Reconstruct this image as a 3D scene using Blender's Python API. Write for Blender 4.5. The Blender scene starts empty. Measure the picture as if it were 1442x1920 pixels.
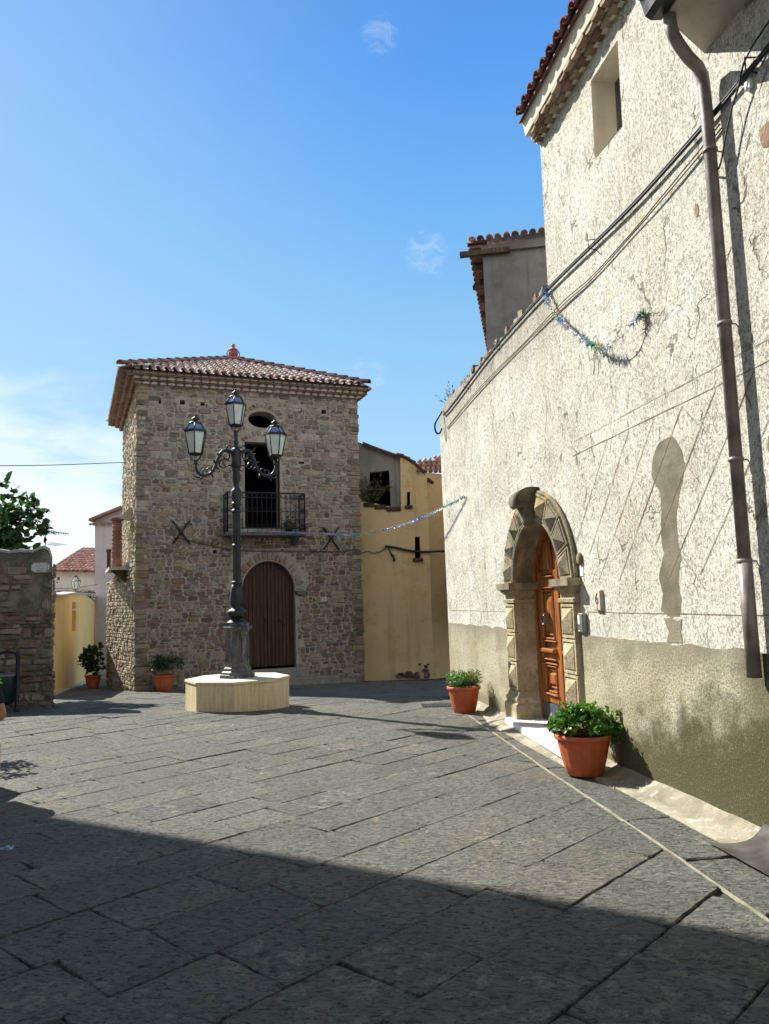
import bpy, bmesh, math, random
from mathutils import Vector, Matrix, noise
from mathutils.geometry import tessellate_polygon
R = math.radians
V = Vector
C = bpy.context.scene.collection
scene = bpy.context.scene

# ------------------------------------------------------------------ camera
F_PX, CX, CY = 1443.0, 721.0, 960.0
PITCH, ROLL = R(6.65), R(1.7)
EYE = V((0, 0, 1.6))
fw = V((0, math.cos(PITCH), math.sin(PITCH)))
r0 = V((1, 0, 0))
u0 = r0.cross(fw)
cr, sr = math.cos(ROLL), math.sin(ROLL)
cam_r = cr * r0 - sr * u0
cam_u = sr * r0 + cr * u0
cam = bpy.data.cameras.new('camera')
cam_o = bpy.data.objects.new('camera', cam)
C.objects.link(cam_o)
cam_o.matrix_world = Matrix(((cam_r.x, cam_u.x, -fw.x, EYE.x), (cam_r.y, cam_u.y, -fw.y, EYE.y),
                             (cam_r.z, cam_u.z, -fw.z, EYE.z), (0, 0, 0, 1)))
cam.sensor_fit = 'VERTICAL'
cam.sensor_height = 36.0
cam.lens = F_PX / 1920.0 * 36.0
cam.clip_start = 0.05
cam.clip_end = 6000
scene.camera = cam_o

# ------------------------------------------------------------------ sun, sky, exposure
SUN_AZ, SUN_EL = R(-50), R(42)            # to the left and behind the tower house
SUN = V((math.sin(SUN_AZ) * math.cos(SUN_EL), math.cos(SUN_AZ) * math.cos(SUN_EL), math.sin(SUN_EL)))
sl = bpy.data.lights.new('sun', 'SUN')
sl.energy = 5.0
sl.angle = R(0.5)
sl.color = (1.0, 0.955, 0.86)
so = bpy.data.objects.new('sun', sl)
C.objects.link(so)
so.rotation_euler = (-SUN).to_track_quat('-Z', 'Y').to_euler()
so.location = (-20, 20, 30)

scene.view_settings.view_transform = 'Standard'
scene.view_settings.look = 'None'
scene.view_settings.gamma = 1
scene.view_settings.exposure = 1.0
scene.cycles.use_denoising = True

world = bpy.data.worlds.new('World')
scene.world = world
world.use_nodes = True
wt = world.node_tree
wt.nodes.clear()


class G:
    """small node helper: g.n(type, socket=value...) returns a node; values may be output sockets"""
    def __init__(self, tree):
        self.t = tree

    def n(self, typ, props=None, **ins):
        nd = self.t.nodes.new(typ)
        for k, v in (props or {}).items():
            setattr(nd, k, v)
        for k, v in ins.items():
            key = int(k[1:]) if k[0] == 'i' and k[1:].isdigit() else k.replace('_', ' ')
            self.put(nd.inputs[key], v)
        return nd

    def put(self, sock, v):
        if hasattr(v, 'is_output') or isinstance(v, bpy.types.NodeSocket):
            self.t.links.new(v, sock)
        elif hasattr(v, 'outputs'):
            self.t.links.new(v.outputs[0], sock)
        else:
            if isinstance(v, (tuple, list)) and len(v) == 3 and sock.type == 'RGBA':
                v = (*v, 1)
            sock.default_value = v

    def math(self, op, a, b=0.0, c=0.0, clamp=False):
        nd = self.n('ShaderNodeMath', {'operation': op, 'use_clamp': clamp})
        self.put(nd.inputs[0], a); self.put(nd.inputs[1], b); self.put(nd.inputs[2], c)
        return nd.outputs[0]

    def ss(self, v, lo, hi, a=0.0, b=1.0):
        nd = self.n('ShaderNodeMapRange', {'interpolation_type': 'SMOOTHSTEP'})
        self.put(nd.inputs[0], v)
        for i, q in enumerate((lo, hi, a, b)):
            nd.inputs[i + 1].default_value = q
        return nd.outputs[0]

    def mix(self, f, a, b, mode='MIX'):
        nd = self.n('ShaderNodeMix', {'data_type': 'RGBA', 'blend_type': mode})
        self.put(nd.inputs[0], f); self.put(nd.inputs[6], a); self.put(nd.inputs[7], b)
        return nd.outputs[2]

    def noise(self, vec, scale, detail=4, rough=0.55, dist=0.0):
        nd = self.n('ShaderNodeTexNoise', Scale=scale, Detail=detail, Roughness=rough, Distortion=dist)
        if vec is not None:
            self.put(nd.inputs['Vector'], vec)
        return nd.outputs[0]

    def vor(self, vec, scale, feature='F1', out=0, rnd=1.0):
        nd = self.n('ShaderNodeTexVoronoi', {'feature': feature}, Scale=scale, Randomness=rnd)
        self.put(nd.inputs['Vector'], vec)
        return nd.outputs[out]

    def scl(self, vec, s):
        nd = self.n('ShaderNodeVectorMath', {'operation': 'MULTIPLY'})
        self.put(nd.inputs[0], vec); nd.inputs[1].default_value = s
        return nd.outputs[0]

    def bump(self, h, strength, dist, normal=None):
        nd = self.n('ShaderNodeBump', Strength=strength, Distance=dist, Height=h)
        if normal is not None:
            self.put(nd.inputs['Normal'], normal)
        return nd.outputs[0]


g = G(wt)
sky = g.n('ShaderNodeTexSky', {'sky_type': 'NISHITA', 'sun_disc': False, 'sun_elevation': SUN_EL,
                               'sun_rotation': SUN_AZ, 'air_density': 1.0, 'dust_density': 0.5, 'ozone_density': 2.5})
tc = g.n('ShaderNodeTexCoord').outputs['Generated']
sx = g.n('ShaderNodeSeparateXYZ', Vector=tc)
dx, dy, dz = sx.outputs
# thin cirrus: stretched noise on the sky directions, thick low on the left, two wisps higher up
flat = g.n('ShaderNodeCombineXYZ', X=g.math('MULTIPLY', dx, 2.2), Y=g.math('MULTIPLY', dy, 2.2),
           Z=g.math('MULTIPLY', dz, 6.0)).outputs[0]
c1 = g.noise(flat, 1.35, 7, 0.58, 0.35)
low = g.math('MULTIPLY', g.ss(dz, 0.42, 0.10), g.ss(dx, 0.05, -0.42))
cl = g.math('MULTIPLY', g.ss(g.math('ADD', c1, g.math('MULTIPLY', low, 0.34)), 0.60, 0.80), low)


def wisp(px, py, rad, thr):
    d = (fw + cam_r * (px - CX) / F_PX - cam_u * (py - CY) / F_PX).normalized()
    dn = g.n('ShaderNodeVectorMath', {'operation': 'DISTANCE'})
    g.put(dn.inputs[0], tc); dn.inputs[1].default_value = d
    near = g.ss(dn.outputs['Value'], rad, rad * 0.15)
    nz = g.noise(g.scl(tc, (16, 9, 34)), 2.4, 6, 0.66, 1.2)
    return g.math('MULTIPLY', g.ss(g.math('MULTIPLY', nz, near), thr, thr + 0.34), 0.20)


for args in ((712, 62, 0.05, 0.34), (800, 472, 0.065, 0.33), (690, 705, 0.06, 0.38)):
    cl = g.math('MAXIMUM', cl, wisp(*args))
# deep azure overhead paling to the horizon and towards the sun, over the Nishita sky
rmp = g.n('ShaderNodeValToRGB', Fac=g.math('MULTIPLY', dz, 1.0))
cr_ = rmp.color_ramp
cr_.elements[0].position = 0.0; cr_.elements[0].color = (0.60, 0.90, 1.12, 1)
cr_.elements[1].position = 0.9; cr_.elements[1].color = (0.045, 0.17, 0.50, 1)
for ps, cc_ in ((0.16, (0.42, 0.72, 0.97, 1)), (0.32, (0.29, 0.61, 0.95, 1)), (0.46, (0.17, 0.49, 0.95, 1)), (0.60, (0.085, 0.355, 0.93, 1))):
    e_ = cr_.elements.new(ps); e_.color = cc_
grad = g.mix(1.0, rmp.outputs[0], (5.6, 5.6, 5.6), 'MULTIPLY')
left = g.math('MULTIPLY', g.ss(dx, 0.12, -0.46), g.ss(dz, 0.9, 0.2, 0.6, 1.0))
grad = g.mix(g.math('MULTIPLY', left, 0.55), grad, (2.5, 4.0, 5.4))
skyc = g.mix(0.15, grad, sky.outputs[0])
SKY_CLOUD = (6.4, 6.8, 7.0)
skyc = g.mix(g.math('MULTIPLY', cl, 0.75), skyc, SKY_CLOUD)
# unseen broken cloud added behind the viewer to fill shaded fronts with neutral light
c2 = g.noise(g.n('ShaderNodeCombineXYZ', X=g.math('MULTIPLY', dx, 1.6), Y=g.math('MULTIPLY', dy, 1.6), Z=g.math('MULTIPLY', dz, 3.0)).outputs[0], 1.5, 6, 0.6, 0.3)
back = g.math('MULTIPLY', g.math('MULTIPLY', g.ss(c2, 0.40, 0.56), g.ss(dy, -0.05, -0.40)), g.ss(dz, 0.84, 0.68))
skyc = g.mix(g.math('MULTIPLY', back, 0.9), skyc, (13.5, 13.0, 12.0))
bg = g.n('ShaderNodeBackground', Color=skyc, Strength=0.088)
out = g.n('ShaderNodeOutputWorld', Surface=bg)


# ------------------------------------------------------------------ placing helpers
def ray(x, y):
    return fw + cam_r * (x - CX) / F_PX - cam_u * (y - CY) / F_PX


def atY(x, y, Y):
    d = ray(x, y)
    return EYE + d * (Y / d.y)


def on_plane(x, y, p, n):
    d = ray(x, y)
    return EYE + d * ((p - EYE).dot(n) / d.dot(n))


def gz(y):                                             # the square falls gently beyond the lamp
    return -0.055 * max(0.0, y - 12.0)


# the right-hand wall: s runs away from the viewer, o out into the square, z up
WTH = R(8.9)
WD = V((-math.sin(WTH), math.cos(WTH), 0)); WN = V((-math.cos(WTH), -math.sin(WTH), 0)); WA = V((2.392, 5.135, 0))
def PW(s, o, z): return WA + WD * s + WN * o + V((0, 0, z))
# the tower house front: u to the right, o towards the viewer
TA = V((-6.14, 18.97, 0)); TU = V((0.9345, 0.356, 0)).normalized(); TN = V((TU.y, -TU.x, 0))
def PT(u, o, z): return TA + TU * u + TN * o + V((0, 0, z))
TLEN = 5.83
# its left side: v runs back
TC = V((-8.2, 24.0, 0)); TV = (TC - TA).normalized(); TVN = V((-TV.y, TV.x, 0)); TVLEN = (TC - TA).length
def PTL(v, o, z): return TA + TV * v + TVN * o + V((0, 0, z))


# ------------------------------------------------------------------ meshes and objects
class MB:
    def __init__(self):
        self.v, self.f, self.c, self.m, self.sm = [], [], [], [], []

    def vert(self, p):
        self.v.append(tuple(p)); return len(self.v) - 1

    def face(self, idx, col=None, mi=0, smooth=False):
        self.f.append(tuple(idx)); self.c.append(col or (1, 1, 1)); self.m.append(mi); self.sm.append(smooth)

    def poly(self, pts, col=None, mi=0, smooth=False):
        self.face([self.vert(p) for p in pts], col, mi, smooth)

    def hexa(self, p, col=None, mi=0):
        """p: 8 points, bottom ring then top ring"""
        i = [self.vert(q) for q in p]
        for a in ((3, 2, 1, 0), (4, 5, 6, 7), (0, 1, 5, 4), (1, 2, 6, 5), (2, 3, 7, 6), (3, 0, 4, 7)):
            self.face([i[k] for k in a], col, mi)

    def box(self, fn, a, b, col=None, mi=0):
        """axis box in a frame fn(x, y, z)"""
        (x0, y0, z0), (x1, y1, z1) = a, b
        self.hexa([fn(x0, y0, z0), fn(x1, y0, z0), fn(x1, y1, z0), fn(x0, y1, z0),
                   fn(x0, y0, z1), fn(x1, y0, z1), fn(x1, y1, z1), fn(x0, y1, z1)], col, mi)

    def bevbox(self, fn, a, b, e, col=None, mi=0):
        """box with chamfered edges: three stacked rings"""
        (x0, y0, z0), (x1, y1, z1) = a, b
        rings = []
        for z, k in ((z0, e), (z0 + e, 0), (z1 - e, 0), (z1, e)):
            q = [(x0 + k, y0 + e), (x0 + e, y0 + k), (x1 - e, y0 + k), (x1 - k, y0 + e),
                 (x1 - k, y1 - e), (x1 - e, y1 - k), (x0 + e, y1 - k), (x0 + k, y1 - e)]
            if k:
                q = [(x0 + e, y0 + e), (x0 + e, y0 + e), (x1 - e, y0 + e), (x1 - e, y0 + e),
                     (x1 - e, y1 - e), (x1 - e, y1 - e), (x0 + e, y1 - e), (x0 + e, y1 - e)]
            rings.append([self.vert(fn(x, y, z)) for x, y in q])
        for r1, r2 in zip(rings, rings[1:]):
            for i in range(8):
                j = (i + 1) % 8
                self.face((r1[i], r1[j], r2[j], r2[i]), col, mi)
        self.face(rings[0][::-1], col, mi); self.face(rings[-1], col, mi)

    def tube(self, pts, rad, n=8, col=None, mi=0, caps=True):
        pts = [V(p) for p in pts]
        rads = rad if isinstance(rad, (list, tuple)) else [rad] * len(pts)
        prev, ref = None, None
        for k, p in enumerate(pts):
            t = (pts[min(k + 1, len(pts) - 1)] - pts[max(k - 1, 0)]).normalized()
            if ref is None:
                ref = V((0, 0, 1)) if abs(t.z) < 0.9 else V((1, 0, 0))
            b = t.cross(ref)
            if b.length < 1e-4:
                b = t.cross(V((0.3, 0.9, 0.1)))
            b.normalize(); ref = b.cross(t).normalized()
            ring = [self.vert(p + (b * math.cos(6.28318 * i / n) + ref * math.sin(6.28318 * i / n)) * rads[k]) for i in range(n)]
            if prev:
                for i in range(n):
                    j = (i + 1) % n
                    self.face((prev[i], ring[i], ring[j], prev[j]), col, mi, True)
            elif caps:
                self.face(ring, col, mi)
            prev = ring
        if caps:
            self.face(prev[::-1], col, mi)

    def lathe(self, prof, cen, n=24, col=None, mi=0, flute=None, smooth=True, ang=0.0):
        """prof: (radius, z) list; flute(i, k) scales a radius"""
        cen = V(cen); prev = None
        for k, (r, z) in enumerate(prof):
            ring = []
            for i in range(n):
                a = 6.2831853 * i / n + ang
                rr = r * (flute(i, k) if flute else 1)
                ring.append(self.vert(cen + V((math.cos(a) * rr, math.sin(a) * rr, z))))
            if prev:
                for i in range(n):
                    j = (i + 1) % n
                    self.face((prev[i], prev[j], ring[j], ring[i]), col, mi, smooth)
            elif r > 1e-4:
                self.face(ring[::-1], col, mi)
            prev = ring
        if prof[-1][0] > 1e-4:
            self.face(prev, col, mi)

    def sheet(self, fn, outline, holes=(), o=0.0, depth=0.0, col=None, mi=0):
        """flat outline (a, b) with holes in the frame fn(a, o, b); depth gives it thickness behind"""
        loops = [[V((a, b, 0)) for a, b in lp] for lp in (outline, *holes)]
        flat = [q for lp in loops for q in lp]
        tris = tessellate_polygon(loops)
        for oo, flip in ((o, False), (o - depth, True)) if depth else ((o, False),):
            base = len(self.v)
            for q in flat:
                self.vert(fn(q.x, oo, q.y))
            for t in tris:
                ids = [base + i for i in t]
                self.face(ids[::-1] if flip else ids, col, mi)
        if depth:
            nf, k = len(flat), 0
            b0 = len(self.v) - 2 * nf
            for lp in loops:
                m = len(lp)
                for i in range(m):
                    j = (i + 1) % m
                    self.face((b0 + k + i, b0 + k + j, b0 + nf + k + j, b0 + nf + k + i), col, mi)
                k += m

    def build(self, name, mats, parent=None, merge=False, fix=True):
        me = bpy.data.meshes.new(name)
        me.from_pydata(self.v, [], self.f)
        for m in (mats if isinstance(mats, (list, tuple)) else [mats]):
            me.materials.append(m)
        me.polygons.foreach_set('material_index', self.m)
        me.polygons.foreach_set('use_smooth', self.sm)
        if any(c != (1, 1, 1) for c in self.c):
            ca = me.color_attributes.new('Col', 'FLOAT_COLOR', 'CORNER')
            buf = []
            for f, c in zip(self.f, self.c):
                buf.extend((*c, 1.0) * len(f))
            ca.data.foreach_set('color', buf)
        me.update()
        if fix:
            bm = bmesh.new(); bm.from_mesh(me)
            if merge:
                bmesh.ops.remove_doubles(bm, verts=bm.verts, dist=1e-4)
            bmesh.ops.recalc_face_normals(bm, faces=bm.faces)
            bm.to_mesh(me); bm.free()
        o = bpy.data.objects.new(name, me)
        C.objects.link(o)
        if parent is not None:
            adopt(o, parent)
        return o


def adopt(o, parent):
    o.parent = parent
    top = parent
    off = V((0, 0, 0))
    while top is not None:
        off += top.location; top = top.parent
    if parent.type == 'EMPTY':
        o.matrix_parent_inverse = Matrix.Translation(-off)


def tag(o, label, cat, group=None, kind=None):
    o['label'] = label; o['category'] = cat
    if group: o['group'] = group
    if kind: o['kind'] = kind
    return o


def thing(name, label, cat, loc, group=None):
    o = bpy.data.objects.new(name, None)
    o.empty_display_size = 0.3
    C.objects.link(o); o.location = loc
    return tag(o, label, cat, group)


def struct(o, kind='structure'):
    o['kind'] = kind
    return o


def copy_tree(o, parent=None):
    c = o.copy(); C.objects.link(c)
    if parent is not None:
        c.parent = parent
    for ch in o.children:
        copy_tree(ch, c)
    return c


def vary(col, rng, amt=0.12, hue=0.03):
    k = 1 + rng.uniform(-amt, amt)
    return tuple(max(0.005, c * k * (1 + rng.uniform(-hue, hue))) for c in col)


def arch_pts(c, spring, r, n=14, ky=1.0, a0=0.0, a1=math.pi):
    return [(c + r * math.cos(a0 + (a1 - a0) * i / n), spring + ky * r * math.sin(a0 + (a1 - a0) * i / n)) for i in range(n + 1)]


def inside(poly, x, y):
    r = False; n = len(poly)
    for i in range(n):
        (x1, y1), (x2, y2) = poly[i], poly[i - 1]
        if (y1 > y) != (y2 > y) and x < (x2 - x1) * (y - y1) / (y2 - y1) + x1:
            r = not r
    return r


# ------------------------------------------------------------------ materials
def mat(name, fn, rough=0.9, spec=0.3):
    m = bpy.data.materials.new(name); m.use_nodes = True
    t = m.node_tree; t.nodes.clear()
    gg = G(t)
    gg.co = gg.n('ShaderNodeTexCoord').outputs['Object']
    b = gg.n('ShaderNodeBsdfPrincipled', Roughness=rough)
    b.inputs['Specular IOR Level'].default_value = spec
    gg.b = b
    fn(gg, b)
    gg.n('ShaderNodeOutputMaterial', Surface=b)
    return m


def plain(name, col, rough=0.6, spec=0.4, metal=0.0, var=0.15, scale=9.0, bump=0.0):
    def fn(q, b):
        n = q.noise(q.co, scale, 5, 0.6)
        q.put(b.inputs['Base Color'], q.mix(q.ss(n, 0.3, 0.7), tuple(c * (1 - var) for c in col), tuple(min(1, c * (1 + var)) for c in col)))
        q.put(b.inputs['Roughness'], q.ss(n, 0.2, 0.8, max(0.02, rough - 0.1), min(1, rough + 0.12)))
        b.inputs['Metallic'].default_value = metal
        if bump:
            q.put(b.inputs['Normal'], q.bump(q.noise(q.co, scale * 6, 4), bump, 0.01))
    return mat(name, fn, rough, spec)


def att(q):
    return q.n('ShaderNodeAttribute', {'attribute_name': 'Col'}).outputs['Color']


def m_stone(q, b):
    col = att(q)
    n1 = q.noise(q.co, 7, 5, 0.65); n2 = q.noise(q.co, 38, 5, 0.7); n3 = q.noise(q.co, 0.9, 4, 0.6)
    c = q.mix(q.ss(n1, 0.3, 0.72, 0.0, 0.75), col, q.mix(1.0, col, (0.58, 0.56, 0.55), 'MULTIPLY'))
    n4 = q.noise(q.co, 2.6, 5, 0.7)
    c = q.mix(q.ss(n4, 0.52, 0.66, 0.0, 0.62), c, (0.37, 0.325, 0.265))
    c = q.mix(q.ss(n2, 0.55, 0.72, 0.0, 0.5), c, (0.50, 0.45, 0.37))
    c = q.mix(q.ss(n3, 0.52, 0.7, 0.0, 0.45), c, q.mix(1.0, c, (0.55, 0.56, 0.5), 'MULTIPLY'))
    q.put(b.inputs['Base Color'], c)
    h = q.math('ADD', q.math('MULTIPLY', n2, 0.6), n1)
    q.put(b.inputs['Normal'], q.bump(h, 0.9, 0.03))


def m_mortar(q, b):
    n1 = q.noise(q.co, 3, 5, 0.6); n2 = q.noise(q.co, 45, 5, 0.7)
    c = q.mix(q.ss(n1, 0.3, 0.7), (0.38, 0.335, 0.275), (0.49, 0.445, 0.375))
    c = q.mix(q.ss(n2, 0.45, 0.7, 0, 0.7), c, (0.20, 0.175, 0.14))
    q.put(b.inputs['Base Color'], c)
    q.put(b.inputs['Normal'], q.bump(n2, 0.8, 0.03))


def wall_coords(q):
    dn = q.n('ShaderNodeVectorMath', {'operation': 'DOT_PRODUCT'})
    sub = q.n('ShaderNodeVectorMath', {'operation': 'SUBTRACT'})
    q.put(sub.inputs[0], q.co); sub.inputs[1].default_value = WA
    q.put(dn.inputs[0], sub.outputs[0]); dn.inputs[1].default_value = WD
    z = q.n('ShaderNodeSeparateXYZ', Vector=q.co).outputs[2]
    s = dn.outputs['Value']
    return s, z, q.n('ShaderNodeCombineXYZ', X=s, Y=z).outputs[0]


def m_roughcast(q, b):
    s, z, p = wall_coords(q)
    big = q.noise(p, 0.75, 5, 0.6); mid = q.noise(p, 3.2, 5, 0.6)
    pit = q.noise(q.scl(p, (1.1, 0.9, 1)), 44, 7, 0.80, 0.1)
    fine = q.noise(p, 85, 4, 0.65)
    streak = q.noise(q.scl(p, (6.5, 0.55, 1)), 1.6, 5, 0.62)
    crack = q.vor(q.n('ShaderNodeVectorMath', {'operation': 'ADD'}, i0=q.scl(p, (1.0, 0.45, 1)),
                      i1=q.scl(q.n('ShaderNodeTexNoise', Scale=4.0, Detail=4.0, Vector=p).outputs[1], (0.35, 0.35, 0))).outputs[0],
                  1.5, 'DISTANCE_TO_EDGE')
    c = q.mix(q.ss(big, 0.32, 0.66), (0.60, 0.575, 0.48), (0.755, 0.75, 0.685))
    c = q.mix(q.ss(mid, 0.52, 0.74, 0, 0.5), c, (0.60, 0.54, 0.41))
    drips = q.noise(q.scl(p, (13, 1.1, 1)), 1.3, 5, 0.62)
    grime = q.math('MULTIPLY', q.ss(streak, 0.52, 0.76), q.ss(z, 1.6, 4.6, 0.2, 0.75))
    c = q.mix(grime, c, (0.40, 0.375, 0.31))
    c = q.mix(q.ss(drips, 0.53, 0.72, 0, 0.55), c, (0.36, 0.33, 0.26))
    peel = q.noise(q.scl(p, (2.4, 0.9, 1)), 1.7, 6, 0.7)
    c = q.mix(q.math('MULTIPLY', q.ss(peel, 0.60, 0.64), q.math('MULTIPLY', q.ss(s, 2.2, 3.0), q.ss(z, 1.9, 2.6))), c, (0.70, 0.71, 0.70))
    far = q.ss(s, 3.0, 7.0, 0.0, 0.03)
    clus = q.noise(p, 2.1, 4, 0.6)
    wob = q.n('ShaderNodeVectorMath', {'operation': 'ADD'}, i0=q.scl(p, (1.0, 0.72, 1)),
              i1=q.scl(q.n('ShaderNodeTexNoise', Scale=38.0, Detail=3.0, Roughness=0.6, Vector=p).outputs[1], (0.045, 0.045, 0))).outputs[0]
    def pits(sc, rmax, lo, hi):
        nd = q.n('ShaderNodeTexVoronoi', {'feature': 'F1'}, Scale=sc, Randomness=1.0, Vector=wob)
        rnd = q.n('ShaderNodeSeparateColor', Color=nd.outputs['Color']).outputs[0]
        keep = q.math('ADD', rnd, q.math('MULTIPLY', q.math('SUBTRACT', clus, 0.5), 1.1))
        rad = q.math('MULTIPLY', q.ss(keep, lo, hi), rmax)
        return q.ss(q.math('SUBTRACT', rad, nd.outputs['Distance']), -0.02, 0.10)
    pa = pits(19.0, 0.45, 0.78, 1.45); pb = pits(42.0, 0.55, 0.46, 1.20); pc_ = pits(84.0, 0.62, 0.10, 1.0)
    mott = q.noise(q.scl(p, (1.0, 0.8, 1)), 40, 8, 0.78)
    c = q.mix(q.ss(mott, 0.45, 0.60, 0, 0.65), c, (0.40, 0.38, 0.31))
    pm = q.math('MAXIMUM', pa, q.math('MAXIMUM', pb, q.math('MULTIPLY', pc_, 0.75)))
    pit2 = mott
    c = q.mix(q.math('MULTIPLY', pm, 0.72), c, (0.21, 0.19, 0.145))
    ck = q.math('MULTIPLY', q.ss(crack, 0.016, 0.003), q.ss(mid, 0.46, 0.62))
    c = q.mix(q.math('MULTIPLY', ck, 0.75), c, (0.15, 0.13, 0.10))
    # weathered band under the parapet
    band = q.math('MULTIPLY', q.math('MULTIPLY', q.ss(z, 4.2, 5.0), q.ss(s, 3.0, 3.4)), q.ss(streak, 0.26, 0.6, 0.25, 0.75))
    c = q.mix(band, c, (0.27, 0.255, 0.20))
    q.put(b.inputs['Base Color'], c)
    h = q.math('SUBTRACT', q.math('ADD', q.math('MULTIPLY', fine, 0.35), q.math('MULTIPLY', mid, 0.5)), q.math('MULTIPLY', pm, 0.8))
    h = q.math('SUBTRACT', q.math('ADD', h, q.math('MULTIPLY', pit2, 0.4)), q.math('MULTIPLY', ck, 0.7))
    q.put(b.inputs['Normal'], q.bump(h, 1.0, 0.026))


def m_plinth(q, b):
    s, z, p = wall_coords(q)
    big = q.noise(p, 1.1, 5, 0.6); gr = q.noise(p, 48, 6, 0.75); md = q.noise(p, 5, 5, 0.65)
    drip = q.noise(q.scl(p, (3.2, 1.3, 1)), 1.6, 8, 0.72)
    blot = q.noise(p, 2.6, 7, 0.72)
    c = q.mix(q.ss(big, 0.35, 0.65), (0.40, 0.36, 0.235), (0.56, 0.525, 0.39))
    c = q.mix(q.ss(blot, 0.48, 0.66, 0, 0.65), c, (0.27, 0.245, 0.155))
    c = q.mix(q.ss(gr, 0.45, 0.60, 0, 0.82), c, (0.18, 0.16, 0.10))
    c = q.mix(q.ss(gr, 0.40, 0.30, 0, 0.5), c, (0.72, 0.69, 0.56))
    top = q.math('MULTIPLY', q.ss(q.math('ADD', z, q.math('MULTIPLY', blot, 0.7)), 1.20, 1.62), 0.75)
    c = q.mix(top, c, (0.21, 0.19, 0.14))
    wet = q.math('SUBTRACT', q.math('ADD', q.math('MULTIPLY', s, -0.26), 0.98), q.math('ADD', z, q.math('MULTIPLY', q.math('SUBTRACT', drip, 0.5), 0.5)))
    wet = q.math('ADD', wet, q.math('MULTIPLY', q.math('SUBTRACT', blot, 0.5), 1.3))
    wet = q.math('MULTIPLY', q.ss(wet, -0.22, 0.36), q.ss(s, 2.9, 1.9))
    edge = q.ss(q.math('ADD', s, q.math('MULTIPLY', md, 0.25)), 0.38, 0.08)
    wet = q.math('MAXIMUM', wet, q.math('MULTIPLY', edge, 0.75))
    damp = q.math('MULTIPLY', q.ss(q.math('ADD', z, q.math('MULTIPLY', md, -0.25)), 0.22, 0.0), 0.5)
    wet = q.math('MAXIMUM', wet, damp)
    spk = q.ss(gr, 0.56, 0.66)
    c = q.mix(q.math('MULTIPLY', wet, 0.93), c, q.mix(spk, (0.055, 0.052, 0.018), (0.24, 0.215, 0.10)))
    q.put(b.inputs['Base Color'], c)
    q.put(b.inputs['Normal'], q.bump(q.math('ADD', gr, q.math('MULTIPLY', md, 0.4)), 0.8, 0.018))


def m_patch(q, b):
    s, z, p = wall_coords(q)
    n = q.noise(p, 4, 5, 0.65); f = q.noise(p, 50, 4)
    c = q.mix(q.ss(n, 0.35, 0.7), (0.115, 0.105, 0.07), (0.20, 0.18, 0.125))
    c = q.mix(q.ss(f, 0.56, 0.7, 0, 0.4), c, (0.16, 0.14, 0.10))
    q.put(b.inputs['Base Color'], c)
    q.put(b.inputs['Normal'], q.bump(f, 0.4, 0.01))


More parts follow.
